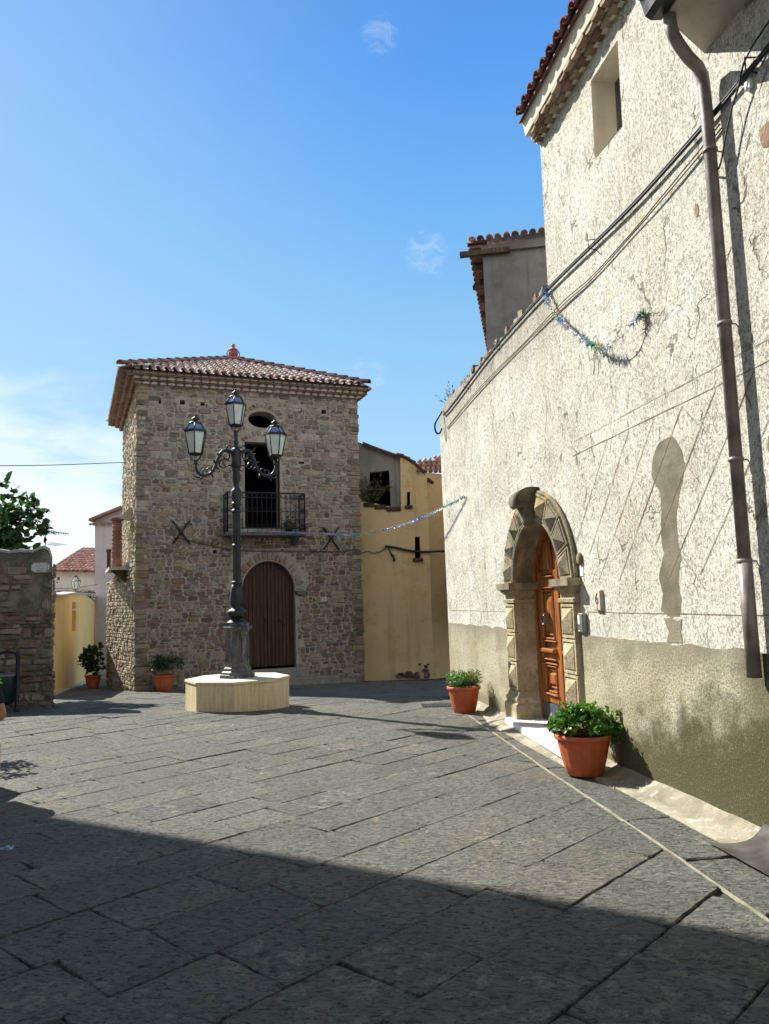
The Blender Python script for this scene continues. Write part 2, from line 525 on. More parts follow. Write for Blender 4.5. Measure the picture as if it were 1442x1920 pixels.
PAV = R(43)
def m_paving(q, b):
    col = att(q)
    rot = q.n('ShaderNodeVectorRotate', {'rotation_type': 'Z_AXIS'}, Vector=q.co, Angle=PAV)
    p = rot.outputs[0]
    big = q.noise(q.co, 0.55, 5, 0.6); mid = q.noise(q.co, 3.5, 5, 0.65)
    dw = q.n('ShaderNodeVectorRotate', {'rotation_type': 'Z_AXIS'}, Vector=q.co, Angle=R(8)).outputs[0]
    chis = q.noise(q.scl(dw, (0.5, 1.35, 1)), 36, 5, 0.66, 0.6)
    fine = q.noise(q.co, 130, 3, 0.6)
    peck = q.noise(q.scl(dw, (0.7, 1.3, 1)), 30, 7, 0.76, 0.8)
    c = q.mix(q.ss(mid, 0.3, 0.7, 0, 0.6), col, q.mix(1.0, col, (0.72, 0.73, 0.74), 'MULTIPLY'))
    pk = q.ss(q.math('ADD', peck, q.math('MULTIPLY', q.math('SUBTRACT', chis, 0.5), 0.5)), 0.48, 0.37)
    c = q.mix(q.math('MULTIPLY', pk, 0.85), c, q.mix(1.0, col, (0.14, 0.14, 0.15), 'MULTIPLY'))
    c = q.mix(q.ss(peck, 0.54, 0.70, 0.0, 0.75), c, q.mix(1.0, col, (2.0, 1.93, 1.75), 'MULTIPLY'))
    # lichen: pale crusty rosettes in drifts
    warp = q.n('ShaderNodeVectorMath', {'operation': 'ADD'}, i0=q.co,
               i1=q.scl(q.n('ShaderNodeTexNoise', Scale=11.0, Detail=5.0, Roughness=0.7, Vector=q.co).outputs[1], (0.16, 0.16, 0.0))).outputs[0]
    lv = q.noise(warp, 9.0, 4, 0.6, 0.3)
    drift = q.noise(q.co, 1.05, 3, 0.5)
    y = q.n('ShaderNodeSeparateXYZ', Vector=q.co)
    zone = q.math('MULTIPLY', q.ss(y.outputs[0], -1.1, 0.4), q.ss(y.outputs[1], 4.2, 3.2))
    lm = q.math('MULTIPLY', q.ss(lv, 0.55, 0.585), q.ss(q.math('ADD', drift, q.math('MULTIPLY', zone, 0.25)), 0.545, 0.63))
    lm = q.math('MULTIPLY', lm, q.ss(q.noise(q.co, 42, 4, 0.7), 0.40, 0.50))
    c = q.mix(q.math('MULTIPLY', lm, 0.95), c, (0.47, 0.43, 0.34))
    # warm dust and slight greenish worn areas
    c = q.mix(q.ss(big, 0.54, 0.72, 0, 0.40), c, (0.33, 0.30, 0.20))
    q.put(b.inputs['Base Color'], c)
    q.put(b.inputs['Roughness'], q.ss(chis, 0.3, 0.7, 0.85, 0.6))
    h = q.math('ADD', q.math('ADD', q.math('MULTIPLY', chis, 0.5), q.math('MULTIPLY', peck, 0.9)), q.math('MULTIPLY', fine, 0.12))
    lump = q.noise(q.scl(dw, (0.7, 1.2, 1)), 24, 6, 0.72, 0.7)
    c = q.mix(q.ss(lump, 0.47, 0.38, 0, 0.62), c, q.mix(1.0, col, (0.26, 0.26, 0.27), 'MULTIPLY'))  # hollows darkened in the colour, standing in for shade in the relief
    q.put(b.inputs['Base Color'], c)
    h = q.math('ADD', q.math('MULTIPLY', h, 0.30), lump)
    q.put(b.inputs['Normal'], q.bump(h, 1.0, 0.15))


def m_joint(q, b):
    n = q.noise(q.co, 2.2, 5, 0.6); f = q.noise(q.co, 40, 4)
    c = q.mix(q.ss(n, 0.45, 0.65), (0.055, 0.052, 0.044), (0.17, 0.16, 0.12))
    c = q.mix(q.ss(n, 0.66, 0.74, 0, 0.6), c, (0.10, 0.115, 0.03))
    q.put(b.inputs['Base Color'], c)
    q.put(b.inputs['Normal'], q.bump(f, 0.6, 0.02))


def m_gutter(q, b):
    n = q.noise(q.co, 2.6, 5, 0.6); f = q.noise(q.co, 34, 5, 0.7); m = q.noise(q.co, 9, 5, 0.65)
    c = q.mix(q.ss(n, 0.35, 0.65), (0.20, 0.178, 0.125), (0.33, 0.30, 0.225))
    c = q.mix(q.ss(m, 0.52, 0.66, 0, 0.7), c, (0.50, 0.48, 0.41))
    c = q.mix(q.ss(f, 0.52, 0.70, 0, 0.7), c, (0.20, 0.18, 0.12))
    q.put(b.inputs['Base Color'], c)
    q.put(b.inputs['Normal'], q.bump(q.math('ADD', f, m), 0.6, 0.02))


def m_tile(q, b):
    col = att(q)
    n = q.noise(q.co, 9, 5, 0.65); f = q.noise(q.co, 45, 4, 0.6)
    c = q.mix(q.ss(n, 0.45, 0.7, 0, 0.6), col, q.mix(1.0, col, (0.55, 0.52, 0.5), 'MULTIPLY'))
    c = q.mix(q.ss(f, 0.58, 0.72, 0, 0.5), c, (0.40, 0.37, 0.30))
    q.put(b.inputs['Base Color'], c)
    q.put(b.inputs['Normal'], q.bump(f, 0.35, 0.012))


def plaster(name, a, c2, streak=0.5, stain=(0.20, 0.15, 0.08)):
    def fn(q, b):
        n = q.noise(q.co, 0.9, 8, 0.68); f = q.noise(q.co, 30, 6, 0.72)
        st = q.noise(q.scl(q.co, (3.0, 3.0, 0.14)), 1.5, 5, 0.6)
        c = q.mix(q.ss(n, 0.3, 0.7), a, c2)
        c = q.mix(q.ss(st, 0.52, 0.75, 0, streak), c, stain)
        c = q.mix(q.ss(f, 0.56, 0.70, 0, 0.35), c, stain)
        c = q.mix(q.ss(q.noise(q.co, 2.7, 8, 0.7), 0.54, 0.68, 0, 0.4), c, stain)
        q.put(b.inputs['Base Color'], c)
        q.put(b.inputs['Normal'], q.bump(q.math('ADD', f, q.noise(q.co, 6, 4)), 0.35, 0.012))
    return mat(name, fn)


def m_wood(base, dark, rough=0.42, scale=22, wear=None):
    def fn(q, b):
        gr = q.noise(q.scl(q.co, (1, 1, 0.07)), scale, 6, 0.6, 0.6)
        n = q.noise(q.co, 2.5, 4)
        c = q.mix(q.ss(gr, 0.35, 0.68), dark, base)
        c = q.mix(q.ss(n, 0.4, 0.7, 0, 0.35), c, tuple(x * 0.7 for x in base))
        if wear:
            c = q.mix(q.ss(q.noise(q.scl(q.co, (1, 1, 0.2)), 6, 5, 0.7), 0.58, 0.72, 0, 0.5), c, wear)
        q.put(b.inputs['Base Color'], c)
        q.put(b.inputs['Normal'], q.bump(gr, 0.25, 0.006))
    return fn


def m_portal(q, b):
    n = q.noise(q.co, 3.5, 5, 0.62); f = q.noise(q.co, 60, 5, 0.65); st = q.noise(q.scl(q.co, (4, 4, 0.6)), 1.5, 4)
    s, z, p = wall_coords(q)
    c = q.mix(q.ss(n, 0.3, 0.7), (0.35, 0.29, 0.175), (0.55, 0.475, 0.31))
    # dark weathering on the arch stones and capitals, with ochre lichen near the crown
    dark = q.math('MULTIPLY', q.ss(q.math('ADD', z, q.math('MULTIPLY', q.math('SUBTRACT', n, 0.5), 0.8)), 1.45, 1.75), q.ss(st, 0.28, 0.6, 0.35, 0.9))
    c = q.mix(dark, c, (0.165, 0.142, 0.10))
    lich = q.math('MULTIPLY', q.ss(z, 2.4, 2.7), q.ss(n, 0.42, 0.6))
    c = q.mix(q.math('MULTIPLY', lich, 0.75), c, (0.42, 0.29, 0.09))
    c = q.mix(q.ss(q.noise(q.co, 22, 7, 0.78), 0.5, 0.64, 0, 0.6), c, (0.10, 0.088, 0.06))
    q.put(b.inputs['Base Color'], c)
    q.put(b.inputs['Normal'], q.bump(q.math('ADD', f, n), 0.8, 0.02))


def m_travertine(q, b):
    n = q.noise(q.co, 2.2, 4); st = q.noise(q.scl(q.co, (11, 11, 0.7)), 2.2, 5, 0.66)
    f = q.noise(q.scl(q.co, (3, 3, 0.8)), 34, 4, 0.6)
    c = q.mix(q.ss(st, 0.3, 0.7), (0.60, 0.48, 0.27), (0.80, 0.69, 0.47))
    c = q.mix(q.ss(n, 0.4, 0.7, 0, 0.5), c, (0.66, 0.53, 0.30))
    c = q.mix(q.ss(f, 0.60, 0.68, 0, 0.7), c, (0.17, 0.12, 0.06))
    up = q.n('ShaderNodeSeparateXYZ', Vector=q.n('ShaderNodeNewGeometry').outputs['Normal']).outputs[2]
    c = q.mix(q.ss(up, 0.6, 0.9), c, q.mix(q.ss(n, 0.35, 0.65), (0.56, 0.51, 0.42), (0.68, 0.64, 0.56)))
    q.put(b.inputs['Base Color'], c)
    q.put(b.inputs['Normal'], q.bump(q.math('ADD', f, st), 0.35, 0.01))


def m_iron(q, b):
    n = q.noise(q.co, 7, 5, 0.65)
    f = q.noise(q.scl(q.co, (1, 1, 0.35)), 14, 5, 0.7, 0.8)
    c = q.mix(q.ss(n, 0.35, 0.65), (0.018, 0.020, 0.024), (0.036, 0.039, 0.043))
    c = q.mix(q.ss(f, 0.60, 0.72, 0, 0.35), c, (0.16, 0.16, 0.155))
    q.put(b.inputs['Base Color'], c)
    q.put(b.inputs['Roughness'], q.ss(n, 0.3, 0.7, 0.36, 0.6))
    b.inputs['Metallic'].default_value = 0.25


def m_iron_worn(q, b):
    n = q.noise(q.co, 5, 5, 0.65); f = q.noise(q.scl(q.co, (1.3, 1.3, 0.4)), 8, 6, 0.7, 1.2)
    c = q.mix(q.ss(n, 0.35, 0.65), (0.050, 0.052, 0.055), (0.105, 0.108, 0.11))
    c = q.mix(q.ss(f, 0.50, 0.66, 0, 0.75), c, (0.30, 0.30, 0.29))
    q.put(b.inputs['Base Color'], c)
    q.put(b.inputs['Roughness'], q.ss(n, 0.3, 0.7, 0.4, 0.65))
    b.inputs['Metallic'].default_value = 0.2


def m_leaf(a, c2, trans=0.25):
    def fn(q, b):
        oi = att(q)
        n = q.noise(q.co, 5, 4)
        c = q.mix(1.0, q.mix(q.ss(n, 0.35, 0.65), a, c2), oi, 'MULTIPLY')
        q.put(b.inputs['Base Color'], c)
        b.inputs['Transmission Weight'].default_value = 0.0
        b.inputs['Subsurface Weight'].default_value = 0.0
        tr = q.n('ShaderNodeBsdfTranslucent', Color=q.mix(1.0, c, (1.5, 1.6, 0.6), 'MULTIPLY'))
        q.leafmix = (tr, trans)
    m = mat('leaf', fn, 0.42, 0.45)
    t = m.node_tree; q = G(t)
    b = [x for x in t.nodes if x.type == 'BSDF_PRINCIPLED'][0]
    tr = [x for x in t.nodes if x.type == 'BSDF_TRANSLUCENT'][0]
    o = [x for x in t.nodes if x.type == 'OUTPUT_MATERIAL'][0]
    mx = q.n('ShaderNodeMixShader', i0=trans, i1=b.outputs[0], i2=tr.outputs[0])
    t.links.new(mx.outputs[0], o.inputs[0])
    return m


def m_pot(q, b):
    n = q.noise(q.co, 4, 6, 0.65); f = q.noise(q.scl(q.co, (1, 1, 0.5)), 14, 7, 0.72)
    c = q.mix(q.ss(n, 0.3, 0.7), (0.40, 0.085, 0.030), (0.55, 0.135, 0.050))
    c = q.mix(q.ss(f, 0.55, 0.72, 0, 0.45), c, (0.50, 0.30, 0.22))
    c = q.mix(q.ss(q.noise(q.co, 8, 7, 0.75), 0.58, 0.7, 0, 0.5), c, (0.16, 0.06, 0.035))
    q.put(b.inputs['Base Color'], c)
    q.put(b.inputs['Roughness'], q.ss(f, 0.3, 0.7, 0.4, 0.75))


M = {
    'stone': mat('rubble stone', m_stone), 'mortar': mat('lime mortar', m_mortar),
    'roughcast': mat('cream roughcast', m_roughcast), 'plinth': mat('grey roughcast plinth', m_plinth),
    'patch': mat('cement patch', m_patch), 'paving': mat('basalt paving', m_paving, 0.75), 'joint': mat('paving joint', m_joint),
    'gutter': mat('pale concrete', m_gutter), 'tile': mat('clay tile', m_tile, 0.85),
    'ochre': plaster('ochre plaster', (0.70, 0.50, 0.235), (0.80, 0.59, 0.30), 0.5, (0.40, 0.27, 0.12)),
    'yellow': plaster('yellow plaster', (0.84, 0.58, 0.22), (0.90, 0.66, 0.29), 0.4, (0.62, 0.40, 0.15)),
    'grey': plaster('grey plaster', (0.26, 0.235, 0.20), (0.40, 0.365, 0.315), 0.6, (0.15, 0.135, 0.11)),
    'grey_dark': plaster('dark grey plaster', (0.135, 0.125, 0.115), (0.235, 0.215, 0.195), 0.6, (0.085, 0.08, 0.07)),  # darker grey for the house behind the parapet
    'beige': plaster('beige plaster', (0.44, 0.40, 0.35), (0.55, 0.51, 0.45), 0.4, (0.25, 0.21, 0.17)),
    'lilac': plaster('pale lilac plaster', (0.37, 0.335, 0.355), (0.44, 0.40, 0.42), 0.25, (0.27, 0.24, 0.24)),
    'cream': plaster('cream plaster', (0.66, 0.60, 0.47), (0.76, 0.71, 0.60), 0.45, (0.40, 0.36, 0.27)),
    'door': mat('varnished door wood', m_wood((0.43, 0.155, 0.036), (0.17, 0.055, 0.015), 0.4, 26, (0.30, 0.14, 0.06)), 0.32, 0.5),
    'gate': mat('dark gate wood', m_wood((0.085, 0.040, 0.024), (0.035, 0.017, 0.012), 0.6, 16, (0.13, 0.075, 0.05)), 0.62),
    'beam': mat('old beam wood', m_wood((0.11, 0.075, 0.05), (0.045, 0.03, 0.02), 0.8, 14), 0.8),
    'portal': mat('carved sandstone', m_portal), 'travertine': mat('travertine', m_travertine, 0.6),
    'iron_worn': mat('scuffed iron', m_iron_worn, 0.5, 0.5), 'iron': mat('cast iron', m_iron, 0.45, 0.5), 'black': plain('black metal', (0.022, 0.022, 0.024), 0.5),
    'pipe': plain('painted downpipe', (0.20, 0.172, 0.16), 0.45, 0.5, 0, 0.4, 6, 0.15), 'gutterpipe': plain('dark gutter', (0.03, 0.033, 0.042), 0.35, 0.5),
    'cable': plain('cable sheath', (0.03, 0.03, 0.034), 0.6), 'wire': plain('old wire', (0.16, 0.125, 0.085), 0.75),
    'glass_milk': plain('milky glass', (0.62, 0.68, 0.62), 0.28, 0.5, 0, 0.06),
    'glass_clear': plain('lantern roof glass', (0.30, 0.36, 0.42), 0.06, 0.9, 0.55, 0.1),
    'dark': plain('unlit interior', (0.03, 0.028, 0.026), 0.95), 'pane': plain('window pane', (0.055, 0.06, 0.07), 0.12, 0.6),
    'frame': plain('grey window frame', (0.10, 0.10, 0.105), 0.6), 'marble': plain('white marble', (0.78, 0.77, 0.74), 0.35, 0.5, 0, 0.06, 6),
    'pot': mat('terracotta plastic', m_pot, 0.5, 0.4), 'soil': plain('potting soil', (0.05, 0.035, 0.024), 0.95, 0.2, 0, 0.4, 40, 0.6),
    'enamel': plain('white enamel', (0.74, 0.76, 0.74), 0.3, 0.5, 0, 0.05), 'ink': plain('dark lettering', (0.03, 0.035, 0.05), 0.6),
    'paper': plain('white paper', (0.80, 0.80, 0.78), 0.7), 'plate': plain('stone number plate', (0.50, 0.45, 0.36), 0.8, 0.3, 0, 0.2, 20, 0.3),
    'rust': plain('rust', (0.35, 0.14, 0.035), 0.9), 'steel': plain('grey metal casing', (0.22, 0.215, 0.20), 0.4, 0.5, 0.4),
    'kick': plain('blue grey kick plate', (0.065, 0.085, 0.11), 0.45, 0.5, 0.2), 'brick': plain('brick', (0.30, 0.14, 0.10), 0.9, 0.3, 0, 0.35, 18, 0.5),
    'bin': plain('dark green plastic', (0.012, 0.028, 0.026), 0.45), 'hill': plain('wooded hill', (0.035, 0.065, 0.085), 1.0, 0.1, 0, 0.3, 0.05),
    'earth': plain('dry ground', (0.20, 0.18, 0.14), 0.95, 0.2, 0, 0.25, 0.6), 'ramp': plain('dark steel plate', (0.085, 0.08, 0.072), 0.5, 0.5, 0.3, 0.35, 5, 0.2),
    'bark': plain('bark', (0.10, 0.08, 0.06), 0.9, 0.2, 0, 0.3, 20, 0.5), 'skin': plain('skin', (0.50, 0.21, 0.105), 0.5, 0.4, 0, 0.06),
    'shirt': plain('dark shirt', (0.016, 0.017, 0.022), 0.9), 'jeans': plain('dark trousers', (0.03, 0.04, 0.07), 0.9), 'hair': plain('dark hair', (0.02, 0.013, 0.009), 0.5),
    'knocker': plain('dull brass', (0.16, 0.15, 0.14), 0.3, 0.5, 0.8), 'plastic_blue': plain('pale blue plastic', (0.35, 0.50, 0.72), 0.3),
    'leaf_bright': m_leaf((0.045, 0.13, 0.022), (0.085, 0.20, 0.035)), 'leaf_dark': m_leaf((0.020, 0.055, 0.022), (0.040, 0.085, 0.032)),
    'leaf_dry': m_leaf((0.075, 0.10, 0.035), (0.17, 0.155, 0.07)), 'leaf_fig': m_leaf((0.022, 0.060, 0.026), (0.052, 0.115, 0.040)),
}
M['soil'].name = 'soil'
for i, c in enumerate(((0.05, 0.20, 0.55), (0.06, 0.42, 0.30), (0.62, 0.58, 0.42), (0.38, 0.30, 0.50), (0.70, 0.72, 0.74))):
    M['tinsel%d' % i] = plain('tinsel %d' % i, c, 0.35, 0.6, 0.3)

# ------------------------------------------------------------------ ground
def und(x, y):
    return 0.014 * (noise.noise(V((x * 0.45, y * 0.45, 3.1))) + 0.5 * noise.noise(V((x * 1.3, y * 1.3, 7.7))))


def zg(x, y): return gz(y) + und(x, y)


def border_o(s): return 0.70 - 0.05 * s
def gutter_o(s): return 0.30 if s < 2.0 else (0.36 if s < 4.9 else max(0.10, 0.36 - 0.13 * (s - 4.9)))


def clip(poly, p, n):
    outp = []
    for i in range(len(poly)):
        a, b = poly[i - 1], poly[i]
        da, db = (a - p).dot(n), (b - p).dot(n)
        if da >= 0: outp.append(a)
        if (da >= 0) != (db >= 0):
            outp.append(a + (b - a) * (da / (da - db)))
    return outp


def slab(mb, poly, rng, col, gap=0.008, seg=0.09, lift=0.0, tilt=0.006, rag=0.006):
    """one paving stone: ragged outline, worn edge, slightly tilted top"""
    if len(poly) < 3: return
    c = sum(poly, V((0, 0))) / len(poly)
    area = abs(sum(poly[i - 1].x * poly[i].y - poly[i].x * poly[i - 1].y for i in range(len(poly)))) / 2
    if area < 0.012: return
    ring = []
    for i in range(len(poly)):
        a, b = poly[i - 1], poly[i]
        L = (b - a).length
        k = max(1, int(L / seg))
        for j in range(k):
            q = a + (b - a) * (j / k)
            inw = (c - q); d = inw.length
            corner = 0.006 if j == 0 else 0.0
            ring.append(q + inw / max(d, 1e-3) * (gap + corner + rng.uniform(0, rag)))
    tx, ty = rng.uniform(-tilt, tilt), rng.uniform(-tilt, tilt)
    dz = rng.uniform(-0.003, 0.003) + lift
    base = zg(c.x, c.y)
    sy = -0.055 if c.y > 12 else 0

    def z(q): return base + dz + tx * (q.x - c.x) + (ty + sy) * (q.y - c.y)
    def inset(q, e):
        w = c - q; return q + w / max(w.length, 1e-3) * e
    e1 = [rng.uniform(0.002, 0.010) for _ in ring]
    r = [[mb.vert((q.x, q.y, z(q) - 0.030)) for q in ring],
         [mb.vert((q.x, q.y, z(q) - 0.007)) for q in ring],
         [mb.vert((*inset(q, e), z(q))) for q, e in zip(ring, e1)]]
    n = len(ring)
    for a, b in zip(r, r[1:]):
        for i in range(n):
            j = (i + 1) % n
            mb.face((a[i], a[j], b[j], b[i]), col)
    mb.face(r[2], col)


rng = random.Random(5)
pav = MB()
e1 = V((math.sin(PAV), math.cos(PAV))); e2 = V((math.cos(PAV), -math.sin(PAV)))
wa2, wd2, wn2 = V((WA.x, WA.y)), V((WD.x, WD.y)), V((WN.x, WN.y))
b_far = wa2 + wd2 * 10 + wn2 * border_o(10); b_near = wa2 + wd2 * -4 + wn2 * border_o(-4)
bd = (b_far - b_near).normalized(); bn = V((-bd.y, bd.x))
if bn.dot(wn2) < 0: bn = -bn
PALB = ((0.290, 0.290, 0.250), (0.275, 0.276, 0.242), (0.300, 0.298, 0.252), (0.280, 0.284, 0.250), (0.310, 0.304, 0.255), (0.262, 0.265, 0.238))
t2 = -22.0
while t2 < 4.0:
    w = rng.uniform(0.36, 0.52)
    t1 = -9.0 + rng.uniform(0, 1)
    ang = rng.uniform(-0.012, 0.012)
    while t1 < 27:
        L = rng.uniform(0.40, 0.80)
        k = rng.uniform(-0.04, 0.04)
        q = [e1 * (t1 + 0.5 * k) + e2 * t2, e1 * (t1 + L + 0.5 * k) + e2 * t2, e1 * (t1 + L - 0.5 * k) + e2 * (t2 + w), e1 * (t1 - 0.5 * k) + e2 * (t2 + w)]
        c = sum(q, V((0, 0))) / 4
        t1 += L
        if c.y < 0.3 or c.y > 25.5 or c.x < -10.5 or c.x > 4.5 or (c.y > 20.5 and c.x > -6.0): continue
        if c.y < 9 and c.x < -0.62 * c.y - 2.5: continue
        far = (c - wa2).dot(wd2) > 8.9
        poly = q if far else clip(q, b_near, bn)
        col = vary(rng.choice(PALB), rng, 0.07, 0.008)
        slab(pav, poly, rng, col, seg=0.06 if c.y < 7 else (0.13 if c.y < 12 else 0.4), gap=rng.choice((0.0, 0.0, 0.001, 0.002)), rag=0.004, tilt=0.004)
    t2 += w
# border course along the wall, laid parallel to it
s = -2.6
while s < 8.4:
    L = rng.uniform(0.45, 0.95)
    q = [wa2 + wd2 * (s + dl) + wn2 * (f(s + dl) + d) for dl, f, d in ((0, gutter_o, 0.004), (L, gutter_o, 0.004), (L, border_o, -0.025), (0, border_o, -0.025))]
    if L > 0.6 and border_o(s) - gutter_o(s) > 0.1:
        slab(pav, q, rng, vary((0.275, 0.275, 0.238), rng, 0.06, 0.01), seg=0.08, lift=0.004, gap=0.006)
    else:
        slab(pav, q, rng, vary((0.27, 0.27, 0.236), rng, 0.06, 0.01), seg=0.08, lift=0.004, gap=0.006)
    s += L
paving = struct(pav.build('paved_square', M['paving'], fix=False))

# the sheet under the stones, out to the horizon
gr = MB()
xs = [-2500, -600, -120, -40, -14] + [-10 + 0.5 * i for i in range(29)] + [8, 20, 80, 500, 2500]
ys = [-1500, -300, -60, -12, -4] + [-1 + 0.5 * i for i in range(60)] + [34, 45, 90, 300, 1200, 4500]
def zbase(x, y):
    z = gz(min(y, 40)) - 0.022 + (und(x, y) if abs(x) < 12 and 0 < y < 28 else 0)
    if y > 34: z -= min(30, (y - 34) * 0.16)
    return z
ids = [[gr.vert((x, y, zbase(x, y))) for x in xs] for y in ys]
for j in range(len(ys) - 1):
    for i in range(len(xs) - 1):
        gr.face((ids[j][i], ids[j][i + 1], ids[j + 1][i + 1], ids[j + 1][i]), None, 0 if (abs(xs[i]) < 14 and -4 <= ys[j] < 27) else 1)
struct(gr.build('ground', [M['joint'], M['earth']], fix=False))

# mortar fillet between border and field, and the pale concrete gutter along the wall
gu = MB()
N_ = 70
for lo, hi, zz, nm in ((None, None, 0, 'gutter'),):
    rows = []
    for i in range(N_ + 1):
        s = -0.02 + 7.4 * i / N_
        og = gutter_o(s) + 0.025 * noise.noise(V((s * 2.3, 0, 1)))
        p0, p1, p2, p3 = (PW(s, o_, 0) for o_ in (-0.02, 0.06, og * 0.55, og))
        lip = 0.05 + 0.03 * noise.noise(V((s * 3.1, 4, 0))); rs = 0.045 * max(0, min(1, (s - 2.0) * 2, (5.6 - s) * 2))
        rows.append([gu.vert(p + V((0, 0, zg(p.x, p.y) + dz))) for p, dz in ((p0, 0.075 + lip * 0.6), (p1, 0.035 + lip * 0.3 + rs), (p2, 0.006 + rs), (p3, 0.014), (PW(s, og + 0.012, 0), -0.03))])
    for a, b in zip(rows, rows[1:]):
        for k in range(4):
            gu.face((a[k], b[k], b[k + 1], a[k + 1]), None, 0, True)
struct(gu.build('gutter_strip', M['gutter']))
mo = MB()
rows = []
for i in range(181):
    s = -2.5 + 8.6 * i / 180
    ob = border_o(s); w = max(0.0, 0.001 + 0.036 * noise.noise(V((s * 2.6, 2, 5))) + 0.02 * noise.noise(V((s * 9, 1, 5)))) 
    q = [PW(s, ob - 0.012 + d, 0) for d in (-w - 0.01, -w * 0.5, w * 0.5, w + 0.01)]
    rows.append([mo.vert(p + V((0, 0, zg(p.x, p.y) + dz))) for p, dz in zip(q, (-0.014, 0.004, 0.004, -0.014))])
for a, b in zip(rows, rows[1:]):
    for k in range(3):
        mo.face((a[k], b[k], b[k + 1], a[k + 1]), None, 0, True)
struct(mo.build('mortar_joint', mat('yellowish mortar', lambda q, b: (q.put(b.inputs['Base Color'], q.mix(q.ss(q.noise(q.co, 5, 5, 0.65), 0.42, 0.66), (0.23, 0.222, 0.175), (0.15, 0.15, 0.085))), q.put(b.inputs['Normal'], q.bump(q.noise(q.co, 50, 4), 0.6, 0.012))))))
# dark plate ramped from the gutter up to the wall at the near end
rp = MB(); rows = []
for i in range(13):
    s = 0.03 - 2.6 * i / 12
    r_ = []
    for k in range(7):
        t = k / 6; o_ = 0.40 * (1 - t) + 0.0 * t
        sag = s + (0.10 * math.sin(t * math.pi) * -1 if i == 0 else 0)
        p = PW(sag, o_ + (0.03 * i / 12), 0)
        r_.append(rp.vert(p + V((0, 0, zg(p.x, p.y) + 0.02 + 0.10 * t * t))))
    rows.append(r_)
for a, b in zip(rows, rows[1:]):
    for k in range(6): rp.face((a[k], b[k], b[k + 1], a[k + 1]), None, 0, True)
ramp = rp.build('metal_ramp', M['ramp'])
tag(ramp, 'dark curved metal ramp plate against the foot of the plastered wall', 'ramp')
hl = MB()
rng = random.Random(3)
pr = None
for i in range(41):
    a = R(-34 + 30 * i / 40)
    d = 700
    x, y = math.sin(a) * d, math.cos(a) * d
    h = (26 + 9 * math.sin(i * 0.37) + 5 * noise.noise(V((i * 0.6, 0, 0))) + 3.5 * noise.noise(V((i * 2.1, 5, 0)))) * (1 if i > 4 else 0.6)
    cur = [hl.vert((x * 0.96, y * 0.96, -60)), hl.vert((x, y, h)), hl.vert((x * 1.25, y * 1.25, h * 0.9)), hl.vert((x * 1.4, y * 1.4, -60))]
    if pr:
        for k in range(3): hl.face((pr[k], cur[k], cur[k + 1], pr[k + 1]), None, 0, True)
    pr = cur
struct(hl.build('hill', M['hill']))


# ------------------------------------------------------------------ clay tiles
PALT = ((0.62, 0.48, 0.41), (0.70, 0.58, 0.51), (0.54, 0.39, 0.32), (0.74, 0.63, 0.56), (0.60, 0.45, 0.38), (0.52, 0.38, 0.32))


def cover_tile(mb, p, up, side, nrm, L, r0_, r1_, col, n=7, lift=0.0, cap=False):
    """half-round tile from p going up the slope, wide end at the eave"""
    rings = []
    for t, r in ((0, r0_), (1, r1_)):
        ring = []
        for i in range(n + 1):
            a = math.pi * i / n
            ring.append(p + up * (L * t) + side * (math.cos(a) * r) + nrm * (math.sin(a) * r * 0.82 + lift * (1 - t)))
        rings.append([mb.vert(q) for q in ring])
    inner = [mb.vert(p + side * (math.cos(math.pi * i / n) * (r0_ - 0.016)) + nrm * (math.sin(math.pi * i / n) * (r0_ - 0.016) * 0.82 + lift)) for i in range(n + 1)]
    inn2 = [mb.vert(p + up * (L * 0.6) + side * (math.cos(math.pi * i / n) * (r0_ - 0.016)) + nrm * (math.sin(math.pi * i / n) * (r0_ - 0.016) * 0.82)) for i in range(n + 1)]
    for i in range(n):
        mb.face((rings[0][i], rings[0][i + 1], rings[1][i + 1], rings[1][i]), col, 0, True)
        mb.face((inner[i + 1], inner[i], rings[0][i], rings[0][i + 1])[::-1], col)
        mb.face((inner[i], inner[i + 1], inn2[i + 1], inn2[i]), col, 0, True)


def tile_slope(mb, E0, E1, up, tops, rng, sp=0.205, row=0.34, r=0.083, pal=PALT, pan=True):
    """columns of tiles on one roof face: eave E0-E1, up = unit vector up the slope, tops(t) = length at fraction t"""
    side = (E1 - E0).normalized(); nrm = side.cross(up).normalized()
    if nrm.z < 0: nrm = -nrm
    W = (E1 - E0).length; n = int(W / sp)
    for i in range(n + 1):
        t = (i + 0.5) / (n + 1)
        Lmax = tops(t)
        if Lmax < 0.1: continue
        p0 = E0 + side * (W * t)
        k = max(1, int(Lmax / row + 0.6))
        for j in range(k):
            L = min(row * 1.16, Lmax - j * row + 0.03)
            if L < 0.05: continue
            jit = rng.uniform(-0.008, 0.008)
            cover_tile(mb, p0 + up * (j * row) + side * jit + nrm * 0.012, up, side, nrm, L, r * rng.uniform(0.96, 1.05), r * 0.80, vary(rng.choice(pal), rng, 0.16, 0.06), 6, 0.022)
            if pan:
                q0 = p0 + side * (sp * 0.5) + up * (j * row - 0.03)
                ring = [[mb.vert(q0 + up * (L * tt) + side * (math.cos(math.pi + math.pi * a / 4) * r) + nrm * (math.sin(math.pi + math.pi * a / 4) * r * 0.55 + 0.03)) for a in range(5)] for tt in (0, 1)]
                cc = vary(rng.choice(pal), rng, 0.16, 0.05)
                for a in range(4): mb.face((ring[0][a], ring[0][a + 1], ring[1][a + 1], ring[1][a]), cc, 0, True)


